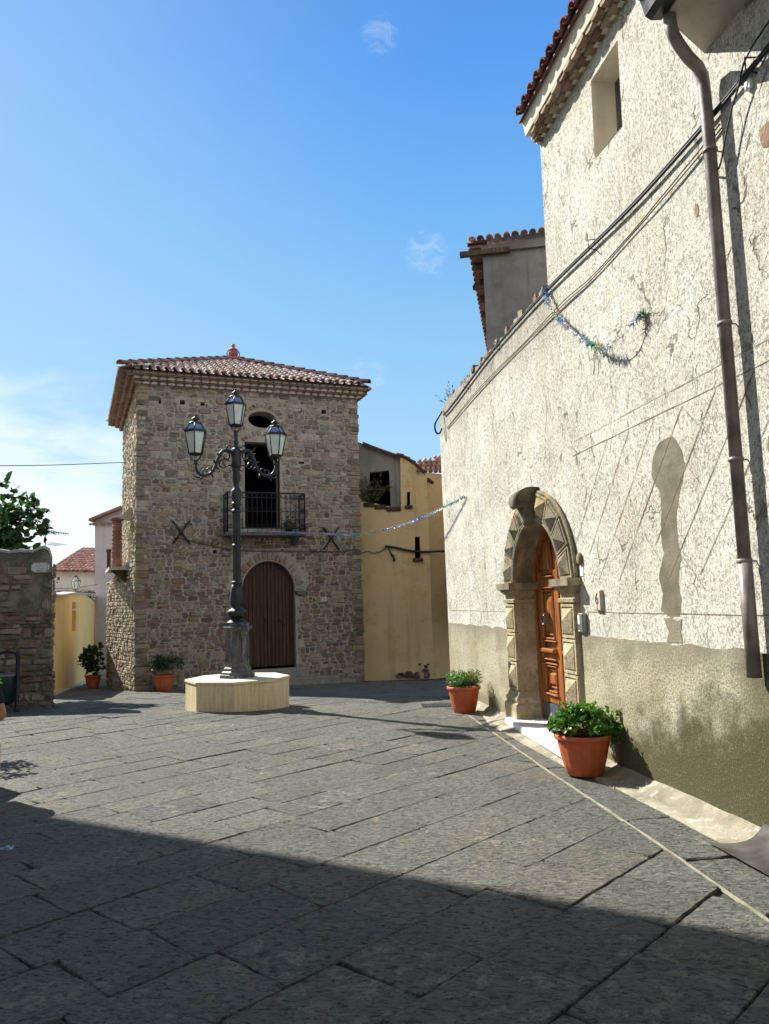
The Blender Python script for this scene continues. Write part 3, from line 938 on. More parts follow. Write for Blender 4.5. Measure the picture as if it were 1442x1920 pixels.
# ------------------------------------------------------------------ the plastered house on the right
rng = random.Random(11)
house = thing('plastered_house', 'tall cream roughcast house with the arched wooden door and a grey plinth', 'house', PW(2, 0, 0))
SC, SPR, RIN, ROUT, KY = 3.93, 1.78, 0.77, 1.14, 0.90
top = []
s = 8.05
while s > 3.2:
    top.append((s, 5.05 + 0.035 * noise.noise(V((s * 6, 0, 0))) + 0.02 * rng.uniform(-1, 1))); s -= rng.uniform(0.05, 0.11)
outline = [(-9, -0.3), (8.50, -0.5), (8.54, 0.1), (8.60, 1.2), (8.66, 3.0), (8.70, 4.70), (8.62, 4.86), (8.42, 4.97), (8.2, 5.06)] + top + [(3.17, 5.0), (3.165, 6.74), (-9, 6.74)]
HOLE = [(2.97, 0.0), (4.89, 0.0), (4.89, 1.75)] + arch_pts(SC, SPR, 0.96, 12, KY) + [(2.97, 1.75)]
WIN = [(1.24, 5.70), (1.81, 5.74), (1.79, 6.53), (1.22, 6.52)]
w = MB()
w.sheet(PW, outline, [HOLE, WIN], 0.0, 0.45)
w.build('wall', M['roughcast'], house)
# house body behind: end wall, back wall
w = MB()
w.box(PW, (3.08, -6.0, -0.5), (3.16, -0.44, 6.75)); w.box(PW, (-9, -6.1, -0.5), (3.16, -6.0, 6.75))
w.build('rear_wall', M['grey'], house)
# plinth: proud sheet with an uneven top edge
pl = []
s = -9
while s < 8.5:
    pl.append((s, 1.205 + 0.034 * noise.noise(V((s * 3.3, 1, 0))) + 0.008 * rng.uniform(-1, 1))); s += 0.09 if s > -1 else 0.6
for a, b in ((-9, 2.80), (5.07, 8.53)):
    w = MB()
    w.sheet(PW, [(a, -0.4), (b, -0.4)] + [(q, z) for q, z in [(b, 1.2)] + [t for t in pl if a + 0.02 < t[0] < b - 0.02][::-1] + [(a, 1.2)]], (), 0.018, 0.03)
    w.build('plinth', M['plinth'], house)
# cement repair
w = MB()
pts = [(0.88, 2.83), (1.0, 2.81), (1.08, 2.76), (1.13, 2.68), (1.16, 2.58), (1.10, 2.48), (1.03, 2.40), (1.05, 2.22), (1.08, 2.04), (1.05, 1.92), (1.12, 1.80), (1.16, 1.72), (1.11, 1.60), (1.16, 1.46),
       (1.02, 1.41), (0.88, 1.42), (0.83, 1.55), (0.87, 1.69), (0.80, 1.86), (0.83, 2.06), (0.82, 2.2), (0.75, 2.36), (0.68, 2.48), (0.645, 2.57), (0.67, 2.68), (0.74, 2.77), (0.80, 2.82)]
dense = []
for i in range(len(pts)):
    a, b = V(pts[i - 1]), V(pts[i])
    for k in range(4):
        q = a.lerp(b, k / 4); dense.append((q.x + 0.012 * noise.noise(V((q.x * 14, q.y * 14, 0))), q.y + 0.012 * noise.noise(V((q.x * 14, q.y * 14, 9)))))
w.sheet(PW, dense, (), 0.0015, 0.02)
w.build('cement_patch', M['patch'], house)
w = MB()   # rough remains of the repair lower down
w.sheet(PW, [(0.86, 1.22), (1.10, 1.21), (1.06, 1.30), (1.12, 1.40), (1.0, 1.41), (0.92, 1.38), (0.85, 1.40), (0.88, 1.30)], (), 0.004, 0.02)
w.build('cement_patch', M['plinth'], house)
# lines scored in the plaster: two levels with a lozenge hatch between them
w = MB()
def score(a, b, wd=0.008):
    d = V((b[0] - a[0], b[1] - a[1])); n = V((-d.y, d.x)).normalized()
    k = max(2, int(d.length / 0.12)); pr = None
    for i in range(k + 1):
        q = V(a) + d * (i / k); h = wd * (0.55 + 0.6 * noise.noise(V((q.x * 7, q.y * 7, 2)))) * 0.5
        q += n * 0.006 * noise.noise(V((q.x * 3, q.y * 3, 6)))
        cur = [w.vert(PW(q.x + n.x * h * sg, 0.0032, q.y + n.y * h * sg)) for sg in (-1, 1)]
        if pr: w.face((pr[0], pr[1], cur[1], cur[0]))
        pr = cur
score((-2.5, 3.04), (2.75, 3.04), 0.012); score((-2.5, 3.17), (2.7, 3.18), 0.007)
score((-2.5, 1.44), (2.6, 1.44), 0.010); score((5.15, 1.42), (8.3, 1.42), 0.008)
for k in range(10):
    a = -1.15 + 0.44 * k
    if k < 8: score((a, 3.03), (a + 1.26 * (1 if k % 3 else 0.8), 3.03 - 1.30 * (1 if k % 3 else 0.8)), 0.015 if k in (2, 3, 4) else 0.011)
for a, b, z1, z2 in ((0.63, 0.33, 3.02, 2.74), (1.45, 1.20, 2.6, 2.35), (0.66, 0.44, 2.6, 2.38), (1.0, 0.70, 2.5, 2.2), (1.35, 1.1, 2.1, 1.86), (0.8, 0.5, 1.9, 1.62), (2.3, 2.12, 2.7, 2.5)):
    score((a, z1), (b, z2), 0.006)
w.build('scored_lines', plain('scored groove', (0.20, 0.165, 0.11), 0.95, 0.1, 0, 0.3, 15), house, fix=False)
# stones showing where plaster has fallen off
w = MB()
BARE = []
for s_, z_, a, b in ((-0.60, 4.45, 0.10, 0.13), (0.23, 4.38, 0.028, 0.07), (2.66, 2.98, 0.022, 0.055), (2.1, 5.1, 0.03, 0.05), (-0.35, 2.5, 0.02, 0.07)):
    q = [(s_ + math.cos(t * 0.785) * a * rng.uniform(0.6, 1.1), z_ + math.sin(t * 0.785) * b * rng.uniform(0.6, 1.1)) for t in range(8)]
    w = MB(); w.sheet(PW, q, (), 0.004, 0.02, (0.30, 0.20, 0.12)); w.build('bare_stone', M['stone'], house)
# broken stones and tile ends along the parapet
w = MB()
s = 8.15
while s > 3.25:
    L = rng.uniform(0.05, 0.16); h = rng.uniform(0.01, 0.10); o1 = rng.uniform(-0.02, 0.03)
    z0 = 5.03
    pts8 = [PW(s, o1, z0), PW(s - L, o1 + rng.uniform(-0.01, 0.01), z0), PW(s - L, -0.3, z0), PW(s, -0.3, z0)]
    pts8 += [p + V((0, 0, h * rng.uniform(0.6, 1.2))) for p in pts8]
    w.hexa(pts8, vary(rng.choice(((0.26, 0.21, 0.16), (0.20, 0.12, 0.10), (0.32, 0.28, 0.22))), rng, 0.2))
    s -= L + rng.uniform(0.0, 0.09)
w.build('coping', M['stone'], house)
# window high up in its deep reveal
w = MB()
wr_ = WIN
for i in range(4):
    (a0, b0), (a1, b1) = wr_[i], wr_[(i + 1) % 4]
    cx_, cz_ = 1.515, 6.12
    def tow(a, b): return (a + (cx_ - a) * 0.012, b + (cz_ - b) * 0.012)
    (c0_, d0_), (c1_, d1_) = tow(a0, b0), tow(a1, b1)
    w.poly([PW(c0_, 0.003, d0_), PW(c1_, 0.003, d1_), PW(c1_, -0.32, d1_), PW(c0_, -0.32, d0_)])
w.build('window_reveal', M['cream'], house, fix=False)
w = MB()
w.sheet(PW, [(1.15, 5.62), (1.88, 5.62), (1.88, 6.6), (1.15, 6.6)], [[(1.27, 5.75), (1.74, 5.75), (1.74, 6.48), (1.27, 6.48)]], -0.24, 0.06)
win = w.build('window', M['frame'], house)
w = MB(); w.box(PW, (1.26, -0.285, 5.74), (1.75, -0.275, 6.49)); w.build('pane', M['pane'], win)
# cornice: mortar cove, two courses of tile bricks, pale fascia
w = MB()
w.box(PW, (-9, -0.40, 6.735), (3.165, 0.045, 6.79)); w.box(PW, (-9, -0.40, 6.79), (3.17, 0.10, 6.835))
w.hexa([PW(*q) for q in ((3.175, -0.4, 6.835), (-9, -0.4, 6.835), (-9, 0.165, 6.835), (3.175, 0.165, 6.835), (3.175, -0.4, 7.03), (-9, -0.4, 7.03), (-9, 0.20, 7.03), (3.175, 0.20, 7.03))])
w.build('cornice', M['cream'], house)
w = MB()
for zz, o0, o1, off in ((6.742, -0.05, 0.088, 0), (6.795, 0.0, 0.158, 0.09)):
    s = 3.14 - off
    while s > -1.5:
        L = rng.uniform(0.13, 0.17); d = rng.uniform(-0.012, 0.012)
        n = 5
        pa, pb = [], []
        for i in range(n + 1):
            t = i / n; b = math.sin(math.pi * t) * 0.014
            pa.append((s - L * t, zz - b))
        q0 = [w.vert(PW(a, o1 + d, z)) for a, z in pa]; q1 = [w.vert(PW(a, o0, z)) for a, z in pa]
        q2 = [w.vert(PW(a, o1 + d, zz + 0.042)) for a, z in pa]
        q3 = [w.vert(PW(a, o0, zz + 0.042)) for a, z in pa]
        cc = vary(rng.choice(((0.24, 0.17, 0.11), (0.30, 0.22, 0.15), (0.20, 0.11, 0.085), (0.34, 0.27, 0.19))), rng, 0.15)
        for i in range(n):
            w.face((q1[i], q1[i + 1], q0[i + 1], q0[i]), cc); w.face((q0[i], q0[i + 1], q2[i + 1], q2[i]), cc); w.face((q2[i], q2[i + 1], q3[i + 1], q3[i]), cc)
        w.face((q0[0], q2[0], q3[0], q1[0]), cc); w.face((q0[n], q1[n], q3[n], q2[n]), cc)
        s -= L + rng.uniform(0.012, 0.03)
w.build('tile_course', M['tile'], house)
w = MB()
E0, E1 = PW(3.19, 0.255, 7.045), PW(-2.0, 0.255, 7.045)
up = (-WN * math.cos(R(19)) + V((0, 0, math.sin(R(19))))).normalized()
rt = random.Random(4)
tile_slope(w, E0, E1, up, lambda t: 3.3, rt, 0.195, 0.36, 0.078, ((0.17, 0.065, 0.06), (0.21, 0.09, 0.075), (0.14, 0.06, 0.06)))
w.box(lambda a, b, c: E0 + (E1 - E0) * a + up * b + V((0, 0, -0.06)) + V((0, 0, c)), (0, 0.02, 0), (1, 3.2, 0.02), (0.14, 0.08, 0.07))
w.build('roof', M['tile'], house)
# lower roof edge nearer the viewer: soffit, gutter, downpipe
w = MB()
sof = [PW(-0.02, 0.0, 5.44), PW(-9, 0.0, 5.44), PW(-9, 0.42, 5.50), PW(-0.24, 0.42, 5.50)]
w.hexa(sof + [p + V((0, 0, 0.12)) for p in sof])
w.build('soffit', M['beige'], house)
w = MB(); pr = None
prof = [(0.40, 5.66), (0.40, 5.55), (0.425, 5.515), (0.50, 5.505), (0.545, 5.53), (0.56, 5.60), (0.575, 5.645), (0.59, 5.65)]
for s in (-0.20, -9):
    cur = [w.vert(PW(s, a, b)) for a, b in prof]
    if pr:
        for i in range(len(prof) - 1): w.face((pr[i], cur[i], cur[i + 1], pr[i + 1]))
    pr = cur
w.poly([PW(-0.20, a, b) for a, b in prof])
w.poly([PW(s, a, 5.72) for s, a in ((-0.24, 0.30), (-9, 0.30), (-9, 0.52), (-0.24, 0.52))])
gut = w.build('gutter', M['gutterpipe'], house)
pipe = MB()
path = [PW(-0.26, 0.40, 5.56), PW(-0.27, 0.40, 5.40), PW(-0.27, 0.385, 5.345), PW(-0.25, 0.34, 5.30), PW(-0.19, 0.24, 5.26), PW(-0.14, 0.14, 5.235), PW(-0.115, 0.095, 5.19), PW(-0.108, 0.085, 5.12), PW(-0.11, 0.082, 4.9), PW(-0.115, 0.082, 1.75)]
pipe.tube(path, 0.042, 14)
pipe.tube([PW(-0.115, 0.082, 1.80), PW(-0.115, 0.082, 1.05)], 0.046, 14)
pp = pipe.build('downpipe', M['pipe'], house)
for zz in (4.62, 3.38, 2.45, 1.78):
    b = MB()
    b.lathe([(0.043, 0), (0.050, 0.002), (0.050, 0.026), (0.043, 0.028)], PW(-0.112, 0.082, zz), 16)
    b.tube([PW(-0.112, 0.05, zz + 0.014), PW(-0.112, 0.0, zz + 0.014)], 0.006, 6)
    b.build('bracket', M['pipe'], pp)

# ---- the carved door surround
portal = MB()
def diamond(mb, quad, o0, h, fn=PW, steps=((1.0, 0.0), (1.0, 0.034), (0.86, 0.036), (0.84, 0.020), (0.76, 0.020), (0.73, 0.040))):
    c = V((sum(q[0] for q in quad) / 4, sum(q[1] for q in quad) / 4)); prev = None
    for k, d in steps:
        cur = [mb.vert(fn(c.x + (q[0] - c.x) * k, o0 + d, c.y + (q[1] - c.y) * k)) for q in quad]
        if prev:
            for i in range(4):
                mb.face((prev[i], prev[(i + 1) % 4], cur[(i + 1) % 4], cur[i]))
        prev = cur
    a = mb.vert(fn(c.x, o0 + h, c.y))
    for i in range(4): mb.face((prev[i], prev[(i + 1) % 4], a))


def ledge(mb, s0, s1, prof, ob=-0.12, fn=PW):
    """moulding across s0..s1 returning round both ends; prof = [(o, z, extra sideways)]"""
    prev = None
    for o_, z_, e in prof:
        cur = [mb.vert(fn(s, o2, z_)) for s, o2 in ((s0 - e, ob), (s0 - e, o_), (s1 + e, o_), (s1 + e, ob))]
        if prev:
            for i in range(3): mb.face((prev[i], prev[i + 1], cur[i + 1], cur[i]))
        else:
            mb.face(cur)
        prev = cur
    mb.face(prev[::-1])


for s0, s1 in ((2.79, 3.155), (4.705, 5.075)):
    p = MB()
    p.box(PW, (s0, -0.40, 0.05), (s1, 0.035, 1.56))
    for k in range(3):
        z0 = 0.45 + k * 0.362
        diamond(p, [(s0 + 0.012, z0), (s1 - 0.012, z0), (s1 - 0.012, z0 + 0.345), (s0 + 0.012, z0 + 0.345)], 0.035, 0.098)
    ledge(p, s0, s1, [(0.12, 0.06, 0.05), (0.12, 0.26, 0.05), (0.115, 0.28, 0.045), (0.085, 0.30, 0.03), (0.10, 0.33, 0.035), (0.10, 0.36, 0.035), (0.075, 0.385, 0.02), (0.06, 0.43, 0.01), (0.05, 0.445, 0.005)], -0.30)
    ledge(p, s0, s1, [(0.055, 1.535, 0.008), (0.08, 1.54, 0.022), (0.085, 1.575, 0.025), (0.06, 1.585, 0.01), (0.055, 1.635, 0.006), (0.085, 1.655, 0.022), (0.11, 1.68, 0.04), (0.11, 1.695, 0.04), (0.15, 1.71, 0.07), (0.155, 1.785, 0.075)], -0.30)
    p.build('pilaster', M['portal'], house)
p = MB()
def PA(r, a): return (SC + r * math.cos(a), SPR + r * math.sin(a) * KY)
NV = 9
ring = [PA(ROUT - 0.015, math.pi * i / 36) for i in range(37)] + [PA(RIN, math.pi * i / 36) for i in range(36, -1, -1)]
p.sheet(PW, ring, (), 0.04, 0.46)
for i in range(NV):
    if i == 4: continue
    a0, a1 = math.pi * i / NV + 0.012, math.pi * (i + 1) / NV - 0.012
    diamond(p, [PA(RIN + 0.055, a0), PA(ROUT, a0), PA(ROUT, a1), PA(RIN + 0.055, a1)], 0.04, 0.100)
# rolled edge of the intrados and raised outer rim
for rr, ro, w_ in ((RIN + 0.026, 0.05, 0.024), (ROUT + 0.012, 0.03, 0.024)):
    p.tube([PW(*(lambda q: (q[0], ro, q[1]))(PA(rr, math.pi * i / 40))) for i in range(41)], w_, 8)
p.build('arch', M['portal'], house)
k = MB()
prof = [(-0.09, 2.87), (0.14, 2.885), (0.28, 2.875), (0.40, 2.835), (0.485, 2.765), (0.515, 2.685), (0.49, 2.605), (0.43, 2.565), (0.375, 2.585), (0.345, 2.60), (0.325, 2.56), (0.30, 2.48), (0.285, 2.41), (0.265, 2.345), (0.21, 2.305), (0.13, 2.31), (-0.05, 2.36)]
prof = [(o_ * 0.56, 2.44 + (z_ - 2.305) * 0.76) for o_, z_ in prof]
prev = None
for hw_t, hw_b, sg in ((1, 1, -1), (1, 1, 1)):
    cur = []
    for o_, z_ in prof:
        hw = 0.085 + 0.06 * max(0, min(1, (z_ - 2.45) / 0.34))
        cur.append(k.vert(PW(SC + sg * hw, o_, z_)))
    if prev:
        n = len(prof)
        for i in range(n):
            k.face((prev[i], prev[(i + 1) % n], cur[(i + 1) % n], cur[i]), None, 0, 0 < i < n - 2)
        k.face(prev[::-1]); k.face(cur)
    prev = cur
for sg in (-1, 1):
    for cen, r_, hw in (((0.222, 2.728), 0.062, 0.148), ((0.222, 2.728), 0.034, 0.165), ((0.115, 2.49), 0.034, 0.10)):
        pa = [PW(SC + sg * hw * 0.6, cen[0] + math.cos(t * 0.3927) * r_, cen[1] + math.sin(t * 0.3927) * r_) for t in range(16)]
        pb = [PW(SC + sg * hw, cen[0] + math.cos(t * 0.3927) * r_ * 0.86, cen[1] + math.sin(t * 0.3927) * r_ * 0.86) for t in range(16)]
        ia = [k.vert(q) for q in pa]; ib = [k.vert(q) for q in pb]
        for i in range(16): k.face((ia[i], ia[(i + 1) % 16], ib[(i + 1) % 16], ib[i]), None, 0, True)
        k.face(ib)
k.build('keystone', plain('dark weathered sandstone', (0.14, 0.122, 0.092), 0.9, 0.2, 0, 0.45, 7, 0.5), house)

# ---- the door
d = MB()
OD = -0.26
door_out = [(SC - RIN + 0.002, 0.14), (SC + RIN - 0.002, 0.14)] + [PA(RIN - 0.002, math.pi * i / 24) for i in range(25)]
d.sheet(PW, door_out, (), OD, 0.05)
for sg in (-1, 1):
    c0 = SC + sg * 0.365
    def bx(a0, a1, z0, z1, o_): d.bevbox(lambda a, b, c: PW(c0 + a, b, c), (a0, OD - 0.01, z0), (a1, o_, z1), min(0.012, (o_ - OD) * 0.4))
    bx(-0.335, -0.20, 0.15, 1.92, OD + 0.035); bx(0.20, 0.335, 0.15, 1.92, OD + 0.035)
    for z0, z1, o_ in ((0.33, 0.42, 0.035), (0.86, 0.93, 0.035), (1.70, 1.84, 0.035)):
        bx(-0.20, 0.20, z0, z1, OD + o_)
    for z0, z1, o_ in ((0.935, 0.985, 0.095), (0.845, 0.865, 0.075), (0.79, 0.815, 0.06), (1.835, 1.855, 0.075), (1.70, 1.718, 0.065), (1.06, 1.08, 0.06), (0.43, 0.455, 0.075)):
        bx(-0.235, 0.235, z0, z1, OD + o_)
    for z0, z1 in ((0.46, 0.78), (1.09, 1.69)):
        for e, o_ in ((0.0, 0.048), (0.045, 0.018)):
            for a0, a1, b0, b1 in ((-0.20 + e, -0.175 + e, z0 + e, z1 - e), (0.175 - e, 0.20 - e, z0 + e, z1 - e), (-0.175 + e, 0.175 - e, z1 - e - 0.022, z1 - e), (-0.175 + e, 0.175 - e, z0 + e, z0 + e + 0.022)):
                bx(a0, a1, b0, b1, OD + o_)
        diamond(d, [(c0 - 0.115, z0 + 0.09), (c0 + 0.115, z0 + 0.09), (c0 + 0.115, z1 - 0.09), (c0 - 0.115, z1 - 0.09)], OD - 0.002, 0.03, steps=((1.0, 0.0), (1.0, 0.016), (0.7, 0.03)))
    # panel in the arched head
    hd = [(c0 - 0.17, 1.88), (c0 + 0.17, 1.88)]
    cur = [PA(RIN - 0.14, math.pi * i / 30) for i in range(31)]
    cur = [q for q in cur if abs(q[0] - c0) < 0.17 and q[1] > 1.9]
    if len(cur) > 2:
        if cur[0][0] < cur[-1][0]: cur = cur[::-1]
        d.sheet(PW, hd + cur, (), OD + 0.022, 0.03)
        m_ = [((q[0] - c0) * 0.7 + c0, 1.93 + (q[1] - 1.88) * 0.78) for q in hd + cur]
        d.sheet(PW, m_, (), OD + 0.040, 0.03)
bxs = [(SC - 0.03, SC + 0.03)]
d.box(PW, (SC - 0.028, OD, 0.32), (SC + 0.028, OD + 0.05, 2.40))
# outer frame following the opening
fr = [(q[0], q[1]) for q in [(SC + RIN, 0.14)] + [PA(RIN, math.pi * i / 24) for i in range(25)] + [(SC - RIN, 0.14)]]
fi = [(q[0], q[1]) for q in [(SC + RIN - 0.05, 0.14)] + [PA(RIN - 0.05, math.pi * i / 24) for i in range(25)] + [(SC - RIN + 0.05, 0.14)]]
d.sheet(PW, fr + fi[::-1], (), OD + 0.06, 0.06)
door = d.build('door', M['door'], house)
kp = MB()
for sg in (-1, 1):
    kp = MB(); kp.box(PW, (SC + sg * 0.03, OD, 0.115), (SC + sg * 0.73, OD + 0.042, 0.325)); kp.build('kick_plate', M['kick'], door)
for sg in (-1, 1):
    kn = MB(); kc = PW(SC + sg * 0.36, OD + 0.05, 1.38)
    kn.bevbox(lambda a, b, c: kc + WD * a + WN * b + V((0, 0, c)), (-0.02, -0.02, -0.03), (0.02, 0.05, 0.03), 0.008)
    kn.tube([kc + WN * (0.055 + 0.012 * math.sin(t)) + WD * (0.032 * math.sin(t)) + V((0, 0, -0.055 + 0.055 * math.cos(t))) for t in [i * 0.4488 for i in range(15)]], 0.013, 8)
    kn.build('knocker', M['knocker'], door)
st = MB()
st.bevbox(lambda a, b, c: PW(a, b + (0.14 * (4.9 - a) / 2.4 if b > 0 else 0), c), (2.5, -0.42, 0.03), (4.9, 0.20, 0.112), 0.012)
st.build('doorstep', M['marble'], house)

# ---- small fittings on the wall beside the door
def text_on(name, body, size, origin, ax, ay, mt, parent, ext=0.001, align='CENTER'):
    cu = bpy.data.curves.new(name, 'FONT'); cu.body = body; cu.size = size; cu.align_x = align; cu.align_y = 'CENTER'; cu.extrude = ext
    tmp = bpy.data.objects.new(name, cu); C.objects.link(tmp)
    bpy.context.view_layer.update()
    me = bpy.data.meshes.new_from_object(tmp.evaluated_get(bpy.context.evaluated_depsgraph_get()))
    bpy.data.objects.remove(tmp)
    ax, ay = ax.normalized(), ay.normalized(); az = ax.cross(ay)
    me.transform(Matrix(((ax.x, ay.x, az.x, origin.x), (ax.y, ay.y, az.y, origin.y), (ax.z, ay.z, az.z, origin.z), (0, 0, 0, 1))))
    me.materials.clear(); me.materials.append(mt)
    o = bpy.data.objects.new(name, me); C.objects.link(o)
    if parent is not None:
        adopt(o, parent)
    return o


UP = V((0, 0, 1))
t = thing('house_number_sign', 'stone plate with the number 6 and a rust stain beside the arched door', 'house number', PW(2.30, 0, 1.5))
b = MB(); b.bevbox(PW, (2.225, -0.01, 1.455), (2.375, 0.035, 1.655), 0.01); b.build('plate', M['plate'], t)
text_on('number', '6', 0.15, PW(2.30, 0.0365, 1.565), -WD, UP, M['ink'], t, 0.002)
b = MB(); b.sheet(PW, [(2.285, 1.47), (2.315, 1.47), (2.31, 1.515), (2.295, 1.525)], (), 0.0365); b.build('rust_stain', M['rust'], t)
t = thing('intercom', 'grey door intercom with a white name card right of the arched door', 'intercom', PW(2.68, 0, 1.3))
b = MB(); b.bevbox(PW, (2.625, 0.0, 1.235), (2.745, 0.055, 1.43), 0.012); b.build('casing', M['steel'], t)
b = MB(); b.box(PW, (2.69, 0.05, 1.25), (2.735, 0.058, 1.41)); b.build('name_card', M['paper'], t)
b = MB()
for zz in (1.265, 1.295): b = MB(); b.box(PW, (2.698, 0.057, zz), (2.728, 0.062, zz + 0.024)); b.build('button', M['ink'], t)
t = thing('paper_notice', 'small white notice stuck to the wall above the door capital', 'notice', PW(2.70, 0, 1.8))
b = MB(); b.box(PW, (2.655, 0.0, 1.80), (2.745, 0.006, 1.90)); b.build('sheet', M['paper'], t)
b = MB()
for zz, a in ((1.882, 0.055), (1.868, 0.05), (1.822, 0.04)): b = MB(); b.box(PW, (2.67, 0.0055, zz), (2.67 + a, 0.0068, zz + 0.004)); b.build('print', M['steel'], t)
text_on('number', '12', 0.032, PW(2.70, 0.0068, 1.847), -WD, UP, M['steel'], t, 0.0003)
b = MB(); b.lathe([(0.055, 0), (0.06, 0.02), (0.045, 0.035), (0.0, 0.04)], V((0, 0, 0)), 14)
b.v = [tuple(PW(2.70, v[2], 1.975) + WD * v[0] * 0.8 + UP * v[1] * 1.1) for v in b.v]
b.build('bare_stone', M['portal'], house)
t = thing('junction_box', 'small white junction box under the cables at the top of the wall', 'junction box', PW(-0.48, 0, 4.87))
b = MB(); b.bevbox(PW, (-0.51, 0, 4.835), (-0.45, 0.03, 4.90), 0.006); b.build('casing', M['enamel'], t)

# ------------------------------------------------------------------ rubble masonry
PALS = ((0.33, 0.265, 0.19), (0.41, 0.345, 0.26), (0.24, 0.195, 0.15), (0.47, 0.405, 0.32), (0.34, 0.235, 0.175), (0.36, 0.32, 0.27), (0.27, 0.23, 0.185), (0.42, 0.365, 0.275), (0.20, 0.165, 0.13))


def stone(mb, fn, q, rng, col, prot, gap):
    """q: four (a, b) corners counter-clockwise; an irregular stone with a worn face"""
    c = V((sum(p[0] for p in q) / 4, sum(p[1] for p in q) / 4))
    ring = []
    for i in range(4):
        a, b = V(q[i]), V(q[(i + 1) % 4])
        L = (b - a).length
        n = 1 if L < 0.10 else (2 if L < 0.24 else 3)
        for j in range(n):
            p = a.lerp(b, j / n)
            if j == 0:
                p = p.lerp(c, min(0.3, rng.uniform(0.010, 0.045) / max(0.03, (c - p).length)))
            d = c - p
            ring.append(p + d.normalized() * (gap * rng.uniform(0.6, 1.5)) + V((rng.uniform(-1, 1), rng.uniform(-1, 1))) * 0.006)
    n = len(ring)
    k1, k2 = 0.93, 0.78
    o1 = [prot * rng.uniform(0.55, 0.85) for _ in ring]; tilt = (rng.uniform(-0.1, 0.1), rng.uniform(-0.1, 0.1))
    r0 = [mb.vert(fn(p.x, -0.01, p.y)) for p in ring]
    r1 = [mb.vert(fn(c.x + (p.x - c.x) * k1, o, c.y + (p.y - c.y) * k1)) for p, o in zip(ring, o1)]
    r2 = [mb.vert(fn(c.x + (p.x - c.x) * k2, prot + tilt[0] * (p.x - c.x) + tilt[1] * (p.y - c.y), c.y + (p.y - c.y) * k2)) for p in ring]
    for a, b in ((r0, r1), (r1, r2)):
        for i in range(n):
            mb.face((a[i], a[(i + 1) % n], b[(i + 1) % n], b[i]), col)
    mb.face(r2, col)


def rubble(mb, fn, a0, a1, b0, b1, rng, holes=(), pal=PALS, h=(0.05, 0.165), w=(0.08, 0.38), gap=0.005, prot=(0.006, 0.034), limit=None, shade=None):
    b = b0; row = 0
    def wob(x, k): return 0.045 * noise.noise(V((x * 1.1, k * 3.7, b0))) + 0.014 * noise.noise(V((x * 5, k * 1.7, 2)))
    while b < b1 - 0.02:
        hh = min(rng.uniform(*h) if rng.random() > 0.15 else rng.uniform(h[0] * 0.7, h[0] * 1.1), b1 - b)
        a = a0 - rng.uniform(0, 0.1)
        while a < a1 - 0.02:
            ww = rng.uniform(*w) * (0.6 if rng.random() < 0.3 else 1.0)
            ww = max(0.07, min(ww, a1 - a))
            if a1 - a - ww < 0.08: ww = a1 - a
            split = hh > 0.13 and rng.random() < 0.38
            cells = ((0, 0.45 + rng.uniform(-.1, .1)), (None, 1)) if split else ((0, 1),)
            lo = 0
            for _, hi in cells:
                x0, x1 = max(a, a0), a + ww
                q = [(x0, b + hh * lo + wob(x0, row + lo)), (x1, b + hh * lo + wob(x1, row + lo)), (x1, b + hh * hi + wob(x1, row + hi)), (x0, b + hh * hi + wob(x0, row + hi))]
                lo = hi
                cx_, cy_ = sum(p[0] for p in q) / 4, sum(p[1] for p in q) / 4
                bad = any(inside(hl_, px, py) for hl_ in holes for px, py in q + [(cx_, cy_), ((q[0][0] + q[1][0]) / 2, q[0][1]), ((q[2][0] + q[3][0]) / 2, q[2][1])])
                if bad:
                    # try to keep the free half next to an opening
                    kept = False
                    for f0, f1 in ((0, 0.5), (0.5, 1)):
                        xa, xb = x0 + (x1 - x0) * f0, x0 + (x1 - x0) * f1
                        qq = [(xa, q[0][1]), (xb, q[1][1]), (xb, q[2][1]), (xa, q[3][1])]
                        if xb - xa > 0.05 and not any(inside(hl_, px, py) for hl_ in holes for px, py in qq + [((xa + xb) / 2, cy_)]):
                            stone(mb, fn, qq, rng, vary(rng.choice(pal), rng, 0.2, 0.05), rng.uniform(*prot), gap)
                    continue
                if limit and not limit(cx_, cy_ + hh * 0.5): continue
                col = vary(rng.choice(pal), rng, 0.22, 0.05)
                if shade: col = tuple(x * y for x, y in zip(col, shade(cx_, cy_)))
                stone(mb, fn, q, rng, col, rng.uniform(*prot), gap)
            a += ww
        b += hh; row += 1


def voussoirs(mb, fn, c, spring, r0, r1, ky, n, rng, a0=0.0, a1=math.pi, pal=PALS, prot=0.03):
    for i in range(n):
        b0, b1 = a0 + (a1 - a0) * (i + 0.05) / n, a0 + (a1 - a0) * (i + 0.95) / n
        rr = r1 * rng.uniform(0.93, 1.05)
        q = [(c + r * math.cos(a), spring + ky * r * math.sin(a)) for r, a in ((r0, b1), (r0, b0), (rr, b0), (rr, b1))]
        q = q[::-1] if (q[1][0] - q[0][0]) * (q[2][1] - q[1][1]) - (q[1][1] - q[0][1]) * (q[2][0] - q[1][0]) < 0 else q
        stone(mb, fn, q, rng, vary(rng.choice(pal), rng, 0.18), prot * rng.uniform(0.7, 1.2), 0.005)


